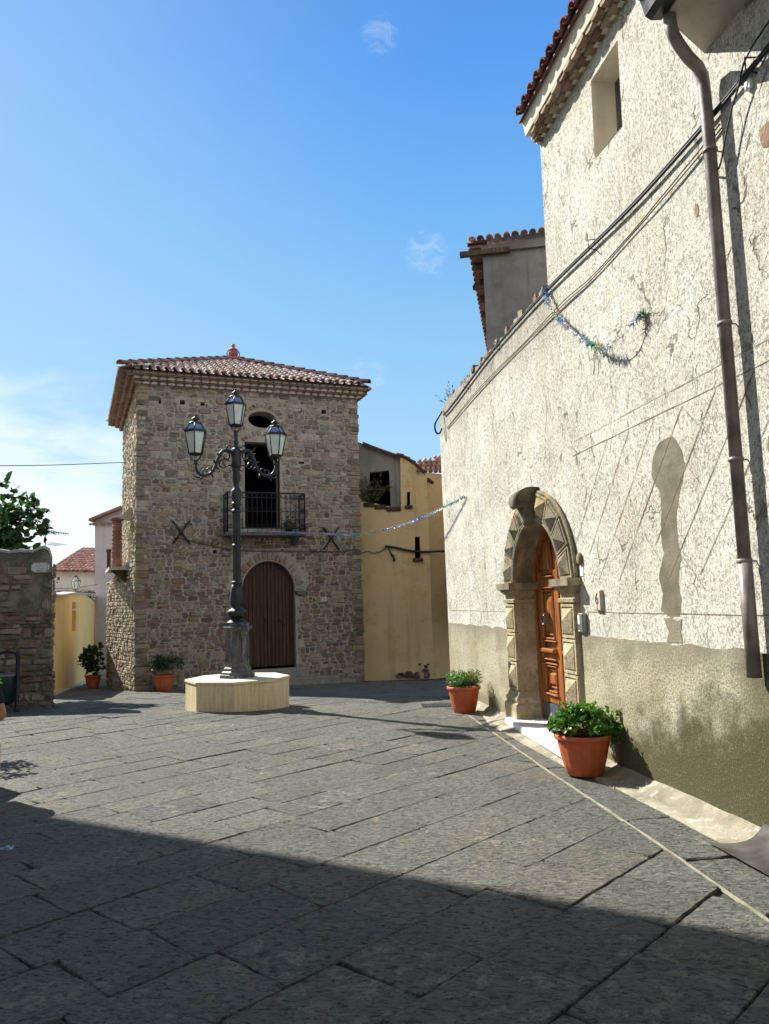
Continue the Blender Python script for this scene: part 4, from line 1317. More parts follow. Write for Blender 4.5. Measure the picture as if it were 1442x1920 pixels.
# ------------------------------------------------------------------ the stone tower house
rng = random.Random(21)
tower = thing('stone_tower_house', 'square rubble stone house with arched plank gate, balcony and tiled hip roof', 'house', PT(TLEN / 2, 0, -0.45))
TOPZ = 7.26
DC, DR, DS, DKY = 3.285, 0.70, 1.98, 1.10
gate_hole = [(DC - DR, -0.02), (DC + DR, -0.02)] + arch_pts(DC, DS, DR, 18, DKY)
win_hole = [(2.68, 3.60), (3.62, 3.60), (3.62, 5.90), (2.68, 5.90)]
oval = [(3.16 + 0.38 * math.cos(t * 0.2618), 6.52 + 0.225 * math.sin(t * 0.2618)) for t in range(24)]
logs = []
for u, z, a, b in ((0.5, 6.84, .06, .055), (1.09, 6.86, .065, .06), (1.6, 6.85, .055, .05), (4.19, 6.84, .06, .06), (4.87, 6.84, .07, .06), (5.14, 6.85, .05, .04), (5.66, 6.86, .07, .04), (1.87, 5.33, .06, .05), (4.21, 5.39, .08, .03), (1.9, 3.0, .05, .045), (0.35, 2.2, .05, .05)):
    logs.append([(u - a, z - b), (u + a, z - b), (u + a * 0.95, z + b), (u - a * 0.9, z + b)])
w = MB()
w.sheet(PT, [(0, -0.8), (TLEN, -0.8), (TLEN, TOPZ), (0, TOPZ)], [gate_hole, win_hole, oval] + logs, 0.0, 0.5)
w.build('mortar_wall', M['mortar'], tower)
w = MB()
big_gate = [(DC - DR - 0.02, -0.8), (DC + DR + 0.02, -0.8), (DC + DR + 0.02, DS)] + arch_pts(DC, DS, DR + 0.27, 18, DKY) + [(DC - DR - 0.02, DS)]
win_arch = [(2.55, 5.88), (3.75, 5.88), (3.62, 6.14), (3.15, 6.26), (2.68, 6.14)]
ov_arch = [(3.16 + 0.62 * math.cos(t * 0.2618), 6.50 + 0.45 * math.sin(t * 0.2618)) for t in range(1, 12)] + [(2.74, 6.52), (2.78, 6.40), (3.16, 6.26), (3.54, 6.40), (3.58, 6.52)]
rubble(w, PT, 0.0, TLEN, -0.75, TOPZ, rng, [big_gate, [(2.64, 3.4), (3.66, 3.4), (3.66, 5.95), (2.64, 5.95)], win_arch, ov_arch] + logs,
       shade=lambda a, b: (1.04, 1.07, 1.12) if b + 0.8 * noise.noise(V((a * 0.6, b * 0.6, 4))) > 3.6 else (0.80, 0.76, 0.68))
voussoirs(w, PT, DC, DS, DR, DR + 0.24, DKY, 23, rng)
voussoirs(w, PT, 3.15, 5.55, 0.58, 0.78, 0.9, 11, rng, R(38), R(142))
voussoirs(w, PT, 3.16, 6.52, 0.42, 0.62, 0.72, 13, rng, R(8), R(172))
for sg in (-1, 1):                                                   # impost stones of the gate arch
    c = DC + sg * (DR + 0.17)
    stone(w, PT, [(c - 0.18, DS - 0.14), (c + 0.18, DS - 0.14), (c + 0.18, DS - 0.02), (c - 0.18, DS - 0.02)], rng, (0.17, 0.145, 0.12), 0.10, 0.002)
# quoins wrap the two front corners so the arris is ragged stone
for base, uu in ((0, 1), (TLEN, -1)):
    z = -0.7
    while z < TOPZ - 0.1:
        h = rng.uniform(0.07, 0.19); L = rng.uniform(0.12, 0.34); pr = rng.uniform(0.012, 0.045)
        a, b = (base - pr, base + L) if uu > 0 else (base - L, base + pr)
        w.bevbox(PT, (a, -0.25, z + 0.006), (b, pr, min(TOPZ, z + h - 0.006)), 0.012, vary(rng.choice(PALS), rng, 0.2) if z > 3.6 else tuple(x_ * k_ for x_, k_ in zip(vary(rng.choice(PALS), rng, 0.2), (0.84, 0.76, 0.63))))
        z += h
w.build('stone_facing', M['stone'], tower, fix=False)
# left side wall, right and back walls
w = MB()
slits = [[(0.35, 3.05), (0.75, 3.05), (0.75, 3.70), (0.35, 3.70)], [(1.5, 2.95), (2.1, 2.95), (2.1, 3.60), (1.5, 3.60)]]
w.sheet(PTL, [(0, -0.8), (TVLEN, -1.0), (TVLEN, TOPZ), (0, TOPZ)], slits, 0.0, 0.5)
TD = PT(TLEN, 0, 0) + (TC - TA)
for p, q in ((PT(TLEN, 0, 0), TD), (TD, TC)):
    w.poly([p + V((0, 0, -1.5)), q + V((0, 0, -1.5)), q + V((0, 0, TOPZ)), p + V((0, 0, TOPZ))])
w.build('mortar_wall', M['mortar'], tower)
w = MB()
PAL_LIT = ((0.50, 0.44, 0.32), (0.56, 0.50, 0.38), (0.44, 0.38, 0.27), (0.60, 0.55, 0.44), (0.48, 0.42, 0.32))  # left side stones paler than the front: sunlight put into their colour
rubble(w, PTL, 0.02, TVLEN, -0.5, TOPZ, rng, slits, PAL_LIT, (0.06, 0.13), (0.10, 0.28), 0.008, (0.02, 0.065))
w.build('stone_facing', M['stone'], tower, fix=False)
# battered lower part of the left side
TE = V((-7.86, 21.80, 0)); BV = (TE - TA).normalized(); BN = V((-BV.y, BV.x, 0)); BL = (TE - TA).length
if BN.dot(V((0, -1, 0))) < 0: BN = -BN
def PB(a, o, b): return TA + BV * a + BN * o + V((0, 0, b))
TF = PTL(4.6, 0.40, 0)
w = MB()
f0, f1, f2, f3 = TA, TE, TF, PTL(4.6, -0.1, 0)
zt = [3.0, 2.36, 2.36, 2.9]
w.hexa([p + V((0, 0, -1.2)) for p in (f0, f1, f2, f3)] + [p + V((0, 0, z)) for p, z in zip((f0, f1, f2, f3), zt)])
w.build('buttress_core', M['mortar'], tower)
w = MB()
rubble(w, PB, 0.0, BL, -0.6, 2.95, rng, (), PAL_LIT, (0.05, 0.12), (0.08, 0.24), 0.008, (0.02, 0.06), limit=lambda a, b: b < 3.0 - 0.64 * a / BL)
w.build('buttress_facing', M['stone'], tower, fix=False)
# dark rooms behind the openings
w = MB()
def room(mb, fn, u0, u1, z0, z1, oa, ob):
    a = [fn(u0, oa, z0), fn(u1, oa, z0), fn(u1, oa, z1), fn(u0, oa, z1)]; b = [fn(u0, ob, z0), fn(u1, ob, z0), fn(u1, ob, z1), fn(u0, ob, z1)]
    for i in range(4): mb.poly([a[i], a[(i + 1) % 4], b[(i + 1) % 4], b[i]])
    mb.poly(b)
room(w, PT, 1.5, 5.2, 3.4, 7.2, -0.5, -3.6)
for lg in logs:
    us = [p[0] for p in lg]; zs = [p[1] for p in lg]
    if not (1.5 < us[0] < 5.2 and zs[0] > 3.4): room(w, PT, min(us) - 0.05, max(us) + 0.05, min(zs) - 0.05, max(zs) + 0.05, -0.49, -0.7)
room(w, PTL, 0.3, 2.2, 2.9, 3.75, -0.49, -1.2)
w.build('interior', M['dark'], tower, fix=False)
# gate
gt = MB()
n = 14
for i in range(n):
    a0 = DC - DR + 0.01 + (2 * DR - 0.02) * i / n; a1 = a0 + (2 * DR - 0.02) / n - (0.012 if i == n // 2 - 1 else 0.006)
    mid = ((a0 + a1) / 2 - DC) / DR
    top = DS + DKY * DR * math.sqrt(max(0.02, 1 - mid * mid)) + 0.06
    gt.bevbox(PT, (a0, -0.24, 0.02), (a1, -0.195 + rng.uniform(-0.004, 0.004), top), 0.006)
gate = gt.build('gate', M['gate'], tower)
for u in (DC - 0.07, DC + 0.30):
    b = MB(); b.lathe([(0.0, -0.03), (0.02, -0.02), (0.024, 0.0), (0.02, 0.02), (0.0, 0.03)], PT(u, -0.17, 1.22), 10); b.build('knob', M['black'], gate)
b = MB(); b.tube([PT(DC + 0.31, -0.18, 1.20), PT(DC + 0.40, -0.17, 1.12), PT(DC + 0.46, -0.18, 1.04)], 0.009, 6)
b.build('handle', M['black'], gate)
w = MB()
w.bevbox(PT, (2.35, -0.5, -0.9), (4.25, 0.30, -0.02), 0.03, (0.32, 0.29, 0.24)); w.build('doorstep', M['stone'], tower); w = MB(); w.bevbox(PT, (2.9, 0.30, -0.9), (5.0, 0.62, -0.24), 0.03, (0.28, 0.26, 0.215))
w.build('doorstep', M['stone'], tower)
# loft window: timber lintel, post and strut
w = MB()
w.box(PT, (2.60, -0.35, 5.86), (3.72, -0.05, 5.99)); w.build('lintel', M['beam'], tower)
w = MB(); w.box(PT, (3.60, -0.22, 3.5), (3.70, -0.06, 5.86)); w.build('window_post', M['beam'], tower)
w = MB(); w.tube([PT(2.70, -0.3, 5.45), PT(3.05, -0.3, 5.84)], 0.035, 6); w.build('strut', M['beam'], tower)
# balcony
bl = MB()
bl.bevbox(PT, (2.08, 0.0, 3.36), (4.16, 0.64, 3.45), 0.015)
for u in (2.35, 3.9): bl.hexa([PT(u, 0, 3.14), PT(u + .09, 0, 3.14), PT(u + .09, 0.08, 3.14), PT(u, 0.08, 3.14), PT(u, 0, 3.36), PT(u + .09, 0, 3.36), PT(u + .09, 0.5, 3.36), PT(u, 0.5, 3.36)])
balc = bl.build('balcony', M['frame'], tower)
rl = MB()
corn = [PT(2.13, 0.02, 0), PT(2.13, 0.60, 0), PT(4.12, 0.60, 0), PT(4.12, 0.02, 0)]
for z, r in ((4.46, 0.020), (4.33, 0.010), (3.98, 0.008), (3.55, 0.014)):
    rl.tube([p + UP * z for p in corn], r, 6)
for a, b in zip(corn, corn[1:]):
    L = (b - a).length; k = max(2, round(L / 0.125)); d = (b - a) / k
    for i in range(k + 1):
        p = a + d * i
        rl.tube([p + UP * 3.45, p + UP * 4.46], 0.017 if i in (0, k) else 0.0075, 5)
        if i < k:
            for zz, r in ((4.385, 0.05), (4.03, 0.045), (3.60, 0.045)):
                m = p + d * 0.5
                rl.tube([m + d.normalized() * (r * math.cos(t * 0.628)) + UP * (zz + r * math.sin(t * 0.628)) for t in range(11)], 0.005, 4, caps=False)
rl.build('railing', M['black'], balc)
# iron cross anchors
for u, z, k in ((1.06, 3.49, 0.30), (4.99, 3.34, 0.30)):
    b = MB()
    for sg in (-1, 1):
        b.tube([PT(u - sg * k * 0.72, 0.045, z - k), PT(u, 0.06, z), PT(u + sg * k * 0.72, 0.045, z + k)], [0.018, 0.026, 0.018], 6)
    b.lathe([(0.05, -0.02), (0.05, 0.02)], PT(u, 0.06, z), 8)
    b.build('wall_anchor', M['black'], tower)
# bay with brick column on the left side
b = MB()
b.box(PTL, (0.7, -0.1, 2.60), (2.7, 0.62, 2.68)); b.build('bay_ledge', M['beige'], tower); b = MB(); b.hexa([PTL(0.9, 0, 2.2), PTL(1.05, 0, 2.2), PTL(1.05, 0.1, 2.2), PTL(0.9, 0.1, 2.2), PTL(0.9, 0, 2.6), PTL(1.05, 0, 2.6), PTL(1.05, 0.58, 2.6), PTL(0.9, 0.58, 2.6)]); b.build('bracket', M['beam'], tower); b = MB()
b.hexa([PTL(1.1, 0.0, 3.95), PTL(1.7, 0.0, 3.95), PTL(1.7, 0.35, 3.95), PTL(1.1, 0.35, 3.95), PTL(1.1, 0, 4.25), PTL(1.7, 0, 4.25), PTL(1.7, 0.12, 4.25), PTL(1.1, 0.12, 4.25)])
b.build('bay_roof', M['beige'], tower)
b = MB()
for k in range(22):
    z = 2.68 + 0.056 * k; rr = 0.135 + 0.010 * (k % 2) - (0.001 * k)
    b.lathe([(rr - 0.012, z), (rr, z + 0.006), (rr, z + 0.044), (rr - 0.012, z + 0.050), (rr - 0.012, z + 0.056)], PTL(1.35, 0.40, 0), 12, vary((0.30, 0.15, 0.12), rng, 0.2), ang=rng.random())
b.lathe([(0.13, 3.91), (0.17, 3.93), (0.18, 3.99), (0.14, 4.0)], PTL(1.35, 0.40, 0), 12, (0.2, 0.11, 0.1))
b.build('brick_column', M['tile'], tower)
b = MB()
b.lathe([(0.055, 2.68), (0.05, 3.15), (0.08, 3.18), (0.085, 3.24)], PTL(2.35, 0.55, 0), 10)
b.build('pier', M['beam'], tower)
# cornice of three tile courses and the roof
def isect(p, d, q, e):
    k = d.x * e.y - d.y * e.x
    t = ((q.x - p.x) * e.y - (q.y - p.y) * e.x) / k
    return p + d * t
TR0, TRV = PT(TLEN, 0, 0), TV
TRN = V((TRV.y, -TRV.x, 0))
def ring_at(o):
    A = isect(TA + TN * o, TU, TA + TVN * o, TV); ro = min(o, 0.20); B = isect(TA + TN * o, TU, TR0 + TRN * ro, TRV)
    Cc = isect(TC - TN * o, TU, TA + TVN * o, TV); D = isect(TD - TN * o, TU, TR0 + TRN * ro, TRV)
    return A, B, D, Cc
cm, ct = MB(), MB()
for k in range(3):
    o1 = 0.03 + 0.125 * k; z0 = 7.235 + 0.10 * k
    rg = ring_at(o1)
    bot = [cm.vert(p + UP * z0) for p in rg]; tp = [cm.vert(p + UP * (z0 + 0.10)) for p in rg]
    cm.face(bot); cm.face(tp[::-1])
    for i in range(4): cm.face((bot[i], bot[(i + 1) % 4], tp[(i + 1) % 4], tp[i]))
    for a, b, nn in ((rg[0], rg[1], TN), (rg[3], rg[0], TVN), (rg[1], rg[2], TRN)):
        d = (b - a); L = d.length; sd = d.normalized(); m = int(L / 0.205)
        for i in range(m + 1):
            t = (i + (0.5 if k % 2 else 0.0)) / m
            if t > 1: continue
            p = a + sd * (L * t) + nn * 0.115 + UP * (z0 + 0.018)
            cover_tile(ct, p, -nn, sd, UP, 0.16, 0.106, 0.100, vary(rng.choice(((0.42, 0.25, 0.20), (0.36, 0.20, 0.16), (0.48, 0.31, 0.26), (0.30, 0.17, 0.14))), rng, 0.15), 6)
            ct.poly([p - nn * 0.022 + sd * (math.cos(math.pi * j / 8) * 0.088) + UP * (math.sin(math.pi * j / 8) * 0.070 - 0.004) for j in range(9)], vary((0.56, 0.47, 0.41), rng, 0.12))
cm.build('cornice', M['mortar'], tower); ct.build('tile_course', M['tile'], tower, fix=False)
EZ = 7.54
eav = [p + UP * EZ for p in ring_at(0.47)]
apex = V((-4.42, 22.5, 8.95))
rt = MB(); rng2 = random.Random(8)
for a, b in ((0, 1), (3, 0), (1, 2), (2, 3)):
    E0, E1 = eav[a], eav[b]
    side = (E1 - E0).normalized(); fa = (apex - E0).dot(side); foot = E0 + side * fa
    up = (apex - foot).normalized(); H = (apex - foot).length; ta = fa / (E1 - E0).length
    dk = [E0 - UP * 0.02, E1 - UP * 0.02, apex - UP * 0.03]
    rt.poly(dk, (0.16, 0.10, 0.08)); 
    if (a, b) == (2, 3): continue
    tile_slope(rt, E0, E1, up, lambda t: H * (t / ta if t < ta else (1 - t) / (1 - ta)) - 0.05, rng2, 0.205, 0.33)
rt.poly([p - UP * 0.05 for p in eav], (0.2, 0.13, 0.11))
for a in (0, 1, 3):
    d = apex - eav[a]; L = d.length; d.normalize(); k = int(L / 0.36)
    sd = d.cross(UP).normalized(); nn = sd.cross(d)
    for i in range(k): cover_tile(rt, eav[a] + d * (i * 0.36) + UP * 0.05, d, sd, nn, 0.42, 0.115, 0.095, vary((0.27, 0.14, 0.12), rng2, 0.2), 8, 0.03)
roof = rt.build('roof', M['tile'], tower, fix=False)
fi = MB()
fi.lathe([(0.10, 0.0), (0.10, 0.05), (0.07, 0.08), (0.13, 0.16), (0.145, 0.24), (0.12, 0.30), (0.095, 0.32), (0.135, 0.35), (0.13, 0.37), (0.06, 0.40), (0.045, 0.44), (0.06, 0.47), (0.05, 0.52), (0.0, 0.55)], apex - UP * 0.02, 16)
for sg in (-1, 1):
    fi.tube([apex + TU * (sg * (0.125 + 0.065 * math.sin(t * 0.52))) + UP * (0.10 + 0.22 * t / 6) for t in range(7)], 0.018, 6)
fi.build('finial', plain('glazed terracotta', (0.27, 0.06, 0.045), 0.55), roof)
t = thing('house_number_sign', 'small cream number tile on the stone front right of the plank gate', 'house number', PT(4.74, 0, 1.7))
b = MB(); b.box(PT, (4.66, 0, 1.655), (4.83, 0.05, 1.775)); b.build('tile', plain('cream ceramic', (0.55, 0.50, 0.40), 0.4, 0.5, 0, 0.05), t)
text_on('letter', 'A', 0.06, PT(4.695, 0.0508, 1.728), TU, UP, M['ink'], t); text_on('number', '5', 0.085, PT(4.765, 0.0508, 1.71), TU, UP, M['ink'], t)

# ------------------------------------------------------------------ lamp and its stone base
LX, LY = -2.464, 12.716
LZ = 0.455
plx = MB()
Rp, bet = 0.84, R(6.9)
def octa(r, z, rot=bet): return [V((LX - r * math.cos(rot + i * math.pi / 4), LY - r * math.sin(rot + i * math.pi / 4), z)) for i in range(8)]
for r0_, r1_, z0, z1 in ((Rp - 0.012, Rp - 0.012, -0.2, LZ - 0.045), (Rp + 0.006, Rp + 0.002, LZ - 0.043, LZ)):
    a, b = [plx.vert(p) for p in octa(r0_, z0)], [plx.vert(p) for p in octa(r1_, z1)]
    for i in range(8): plx.face((a[i], a[(i + 1) % 8], b[(i + 1) % 8], b[i]))
    plx.face(b); plx.face(a[::-1])
base = plx.build('lamp_base', M['travertine'])
tag(base, 'low octagonal travertine block under the street lamp', 'stone base')
bv = base.modifiers.new('edges', 'BEVEL'); bv.width = 0.008; bv.segments = 2; bv.limit_method = 'ANGLE'

lamp = thing('street_lamp', 'tall dark iron street lamp with three lanterns in the middle of the square', 'street lamp', (LX, LY, LZ))
c0 = V((LX, LY, 0))
p = MB()
p.lathe([(0.295, LZ), (0.295, LZ + 0.05), (0.27, LZ + 0.06), (0.27, LZ + 0.09), (0.235, LZ + 0.11), (0.23, LZ + 0.15), (0.205, LZ + 0.175), (0.20, LZ + 0.205)], c0, 8, smooth=False, ang=bet + 0.39)
p.lathe([(0.195, 0.655), (0.195, 1.19), (0.215, 1.20), (0.215, 1.225), (0.26, 1.235), (0.26, 1.265), (0.21, 1.275), (0.21, 1.33)], c0, 8, smooth=False, ang=bet + 0.39)
for i in range(8):                                                   # raised frames on the pedestal faces
    a = bet + 0.39 + math.pi / 8 + i * math.pi / 4
    n_ = V((math.cos(a), math.sin(a), 0)); t_ = V((-n_.y, n_.x, 0)); cc = c0 + n_ * 0.179
    for a0, a1, z0, z1 in ((-0.062, -0.05, 0.70, 1.15), (0.05, 0.062, 0.70, 1.15), (-0.05, 0.05, 1.135, 1.15), (-0.05, 0.05, 0.70, 0.715)):
        p.box(lambda x, y, z: cc + t_ * x + n_ * y + UP * z, (a0, 0, z0), (a1, 0.014, z1))
p.build('pedestal', M['iron_worn'], lamp)
p = MB()
def leafy(i, k): return 1 + 0.05 * math.cos(i * 8 * 6.28318 / 32)
p.lathe([(0.20, 1.33), (0.16, 1.345), (0.115, 1.38), (0.105, 1.41)], c0, 32)
p.lathe([(0.105, 1.41), (0.145, 1.44), (0.165, 1.48), (0.165, 1.51), (0.14, 1.54), (0.10, 1.555), (0.085, 1.60), (0.11, 1.63), (0.12, 1.68), (0.115, 1.78), (0.098, 1.88), (0.082, 1.96)], c0, 32, flute=leafy)
p.lathe([(0.082, 1.96), (0.092, 1.97), (0.092, 1.995), (0.074, 2.01)], c0, 24)
def flu(i, k): return 1 if i % 3 else 0.86
for z0, z1 in ((2.01, 2.56), (2.62, 3.14)):
    p.lathe([(0.068, z0), (0.064, z1)], c0, 24, flute=flu, smooth=False)
for z in (2.56, 3.14, 3.26):
    p.lathe([(0.062, z), (0.078, z + 0.01), (0.080, z + 0.03), (0.070, z + 0.06)], c0, 24)
p.lathe([(0.066, 3.18), (0.066, 3.27), (0.07, 3.32), (0.088, 3.40), (0.092, 3.50), (0.075, 3.53), (0.05, 3.56), (0.045, 3.62), (0.062, 3.68), (0.068, 3.76), (0.055, 3.86), (0.06, 3.90)], c0, 24)
p.lathe([(0.06, 3.90), (0.085, 3.93), (0.085, 4.02), (0.075, 4.06), (0.085, 4.10), (0.08, 4.20), (0.055, 4.24)], c0, 16, flute=leafy)
p.lathe([(0.055, 4.24), (0.042, 4.28), (0.05, 4.33), (0.036, 4.38), (0.033, 4.50), (0.05, 4.52), (0.03, 4.54)], c0, 20)
p.build('post', M['iron'], lamp)


def lantern(cen, ang, k=1.0):
    """six-sided lantern standing on cen: frame part with glass sub-parts"""
    def hexr(r, z): return [cen + V((math.cos(ang + i * math.pi / 3) * r * k, math.sin(ang + i * math.pi / 3) * r * k, z * k)) for i in range(6)]
    f = MB()
    for i in range(6):                                               # basket under the glass
        a = ang + i * math.pi / 3
        d = V((math.cos(a), math.sin(a), 0))
        f.tube([cen + d * (0.02 * k), cen + d * (0.05 * k) + UP * (0.02 * k), cen + d * (0.085 * k) + UP * (0.06 * k), cen + d * (0.10 * k) + UP * (0.115 * k)], 0.007 * k, 5)
    f.lathe([(0.03 * k, -0.02 * k), (0.035 * k, 0.0), (0.02 * k, 0.02 * k)], cen, 10)
    lo, hi, sh, tp = hexr(0.118, 0.12), hexr(0.192, 0.50), hexr(0.205, 0.50), hexr(0.105, 0.645)
    for i in range(6):
        j = (i + 1) % 6
        f.tube([lo[i], hi[i]], 0.010 * k, 5); f.tube([hi[i], tp[i]], 0.009 * k, 5)
        f.tube([lo[i], lo[j]], 0.011 * k, 5); f.tube([tp[i], tp[j]], 0.012 * k, 5)
        f.box(lambda x, y, z: sh[i].lerp(sh[j], x) + (cen - sh[i].lerp(sh[j], 0.5)).normalized() * y + UP * z, (0, -0.008 * k, -0.012 * k), (1, 0.012 * k, 0.012 * k))
    f.poly(lo); 
    f.lathe([(0.108 * k, 0.645 * k), (0.09 * k, 0.665 * k), (0.04 * k, 0.68 * k), (0.035 * k, 0.70 * k), (0.075 * k, 0.715 * k), (0.07 * k, 0.725 * k), (0.03 * k, 0.755 * k), (0.02 * k, 0.775 * k), (0.024 * k, 0.79 * k), (0.0, 0.815 * k)], cen, 12)
    fr = f.build('lantern', M['iron'], lamp)
    g_ = MB(); h_ = MB()
    l2, m2, t2_ = hexr(0.110, 0.125), hexr(0.184, 0.495), hexr(0.10, 0.64)
    for i in range(6):
        j = (i + 1) % 6
        g_.poly([l2[i], l2[j], m2[j], m2[i]]); h_.poly([m2[i], m2[j], t2_[j], t2_[i]])
    g_.build('glass', M['glass_milk'], fr); h_.build('roof_glass', M['glass_clear'], fr)


lantern(V((LX, LY, 4.515)), R(30), 0.93)
AD = V((-0.653, -0.16, 0))
for sg in (1, -1):
    ad = AD.normalized() * sg
    def PL(d, z, s_=0.0): return c0 + ad * d + V((-ad.y, ad.x, 0)) * s_ + UP * z
    a = MB()
    a.tube([PL(*q) for q in ((0.06, 4.15), (0.10, 4.19), (0.16, 4.205), (0.215, 4.19), (0.26, 4.13), (0.295, 4.05), (0.325, 3.96), (0.365, 3.87), (0.42, 3.80), (0.50, 3.765), (0.575, 3.775), (0.63, 3.83), (0.655, 3.90), (0.66, 3.99))],
           [0.030, 0.028, 0.027, 0.028, 0.030, 0.030, 0.028, 0.026, 0.026, 0.027, 0.026, 0.023, 0.02, 0.02], 8)
    # scrolls and acanthus curls
    def curl(d0, z0, r, t0, t1, rad, n=16):
        a.tube([PL(d0 + math.cos(t0 + (t1 - t0) * i / n) * r * (1 - 0.75 * i / n), z0 + math.sin(t0 + (t1 - t0) * i / n) * r * (1 - 0.75 * i / n)) for i in range(n + 1)], [rad * (1 - 0.5 * i / n) for i in range(n + 1)], 6)
    curl(0.17, 4.10, 0.085, 1.2, 7.5, 0.016); curl(0.20, 3.95, 0.11, 2.4, -3.0, 0.018); curl(0.10, 3.88, 0.07, 0.6, 6.0, 0.015)
    curl(0.50, 3.83, 0.062, -1.6, 4.6, 0.016); curl(0.43, 3.86, 0.05, -0.6, 4.0, 0.013); curl(0.64, 3.78, 0.055, -2.6, 2.4, 0.014); curl(0.11, 4.25, 0.05, -1.0, 4.5, 0.013)
    for d_, z_, dd, zz, ln in ((0.26, 4.10, 0.05, 0.04, 0.09), (0.30, 3.98, 0.06, 0.02, 0.10), (0.40, 3.80, -0.02, -0.06, 0.08), (0.22, 4.0, -0.04, -0.08, 0.10), (0.54, 3.75, 0.04, -0.05, 0.09), (0.34, 3.92, -0.05, -0.04, 0.09)):
        q0 = PL(d_, z_); dirv = (ad * dd + UP * zz).normalized()
        for s_ in (-1, 1):
            a.tube([q0, q0 + dirv * ln * 0.5 + V((-ad.y, ad.x, 0)) * 0.018 * s_, q0 + dirv * ln], [0.016, 0.018, 0.003], 5)
    a.lathe([(0.022, 3.95), (0.035, 3.965), (0.035, 3.985), (0.024, 4.0)], c0 + ad * 0.66, 12)
    a.build('arm', M['iron'], lamp)
    lantern(c0 + ad * 0.66 + UP * 4.005, R(30) + (R(8) if sg > 0 else R(-24)), 0.99 if sg > 0 else 0.95)

# ------------------------------------------------------------------ ochre house closing the square on the right
rng = random.Random(33)
def XZ(x, y, Y):
    p = atY(x, y, Y); return (p.x, p.z)
def FY(Y):
    return lambda a, o, b: V((a, Y - o, b))
OY = 21.65
och = thing('ochre_house', 'ochre plastered house with slit windows between the stone house and the cream wall', 'house', (0.3, OY, -0.5))
slit1 = [XZ(x, y, OY) for x, y in ((763, 948), (769, 948), (769, 922), (763, 922))]
slit2 = [XZ(x, y, OY) for x, y in ((778, 1047), (789, 1047), (787, 1006), (778, 1006))]
w = MB()
w.sheet(FY(OY), [XZ(x, y, OY) for x, y in ((655, 1300), (660, 938), (700, 943), (722, 948), (752, 953), (750.5, 854), (765, 860), (775, 866), (790, 880), (800, 890))] + [(atY(800, 890, OY).x, -0.9)], [slit1, slit2], 0, 0.4)
a, b_ = atY(800, 890, OY), atY(862, 900, OY + 1.2); a.x -= 0.002
zt, zb = atY(800, 886, OY).z, -0.8
w.hexa([V((a.x, a.y + 0.004, zb)), V((b_.x, b_.y, zb)), V((b_.x, b_.y + 3, zb)), V((a.x, a.y + 3, zb)), V((a.x, a.y + 0.004, zt)), V((b_.x, b_.y, zt + 0.05)), V((b_.x, b_.y + 3, zt + 0.05)), V((a.x, a.y + 3, zt))])
w.build('wall', M['ochre'], och)
w = MB()
UY = OY + 0.22
loft = [XZ(x, y, UY) for x, y in ((692, 948), (733, 951), (729.5, 882), (693, 886))]
w.sheet(FY(UY), [XZ(x, y, UY) for x, y in ((655, 960), (655, 822), (690, 836), (752, 854), (754, 960))], [loft], 0, 0.3)
w.build('upper_wall', M['grey'], och)
w = MB()
room(w, lambda u, o, z: V((u, UY - o, z)), -0.6, 0.6, 2.4, 5.4, -0.3, -3)
room(w, lambda u, o, z: V((u, OY - o, z)), slit1[0][0] - .05, slit1[1][0] + .05, slit1[0][1] - .05, slit1[2][1] + .05, -0.39, -1.0)
room(w, lambda u, o, z: V((u, OY - o, z)), slit2[0][0] - .05, slit2[1][0] + .05, slit2[0][1] - .05, slit2[2][1] + .05, -0.39, -1.0)
w.build('interior', M['dark'], och, fix=False)
w = MB()
for sl_, e in ((slit1, 0.07), (slit2, 0.06)):
    w = MB(); w.bevbox(lambda x, y, z: V((x, OY - y, z)), (sl_[0][0] - e, -0.1, sl_[0][1] - 0.09), (sl_[1][0] + e, 0.10, sl_[0][1] + 0.005), 0.02); w.build('sill', M['beam'], och)
w = MB()
for x0, x1, y in ((682, 702, 945), (702, 724, 949), (724, 752, 953)):
    p0, p1 = XZ(x0, y, OY), XZ(x1, y + 2, OY)
    w.bevbox(lambda x, yy, z: V((x, OY - yy, z)), (p0[0], -0.3, p1[1] - 0.05), (p1[0], 0.05, p0[1] + 0.035), 0.015)
w.build('sill', M['beam'], och)
w = MB()
vg = [(680, 829), (700, 837), (722, 845), (745, 853), (756, 857), (767, 863), (777, 870), (787, 880), (796, 888)]
for (x0, y0), (x1, y1) in zip(vg, vg[1:]):
    p, q = atY(x0, y0, OY - 0.03), atY(x1, y1, OY - 0.03)
    d = (p - q); L = d.length; d.normalize()
    if x0 >= 745: cover_tile(w, q, d, V((0, -1, 0)), d.cross(V((0, -1, 0))) * (1 if d.cross(V((0, -1, 0))).z > 0 else -1), L * 1.2, 0.08, 0.07, vary((0.17, 0.085, 0.07), rng, 0.2), 6, 0.03)
    w.hexa([p + V((0, 0, -.03)), q + V((0, 0, -.03)), q + V((0, 3, .4)), p + V((0, 3, .4)), p + V((0, 0, .02)), q + V((0, 0, .02)), q + V((0, 3, .45)), p + V((0, 3, .45))], (0.17, 0.10, 0.085))
E0, E1 = atY(777, 887, OY - 0.12), atY(872, 884, OY + 0.9)
upv = V((0.12, 0.80, 0.50)).normalized()
tile_slope(w, E0, E1, upv, lambda t: 0.85 + 0.9 * t, random.Random(2), 0.20, 0.33, 0.082, ((0.60, 0.34, 0.25), (0.66, 0.42, 0.33), (0.56, 0.30, 0.22)))
w.build('roof', M['tile'], och, fix=False)
w = MB()                                                             # broken render and stones at its foot
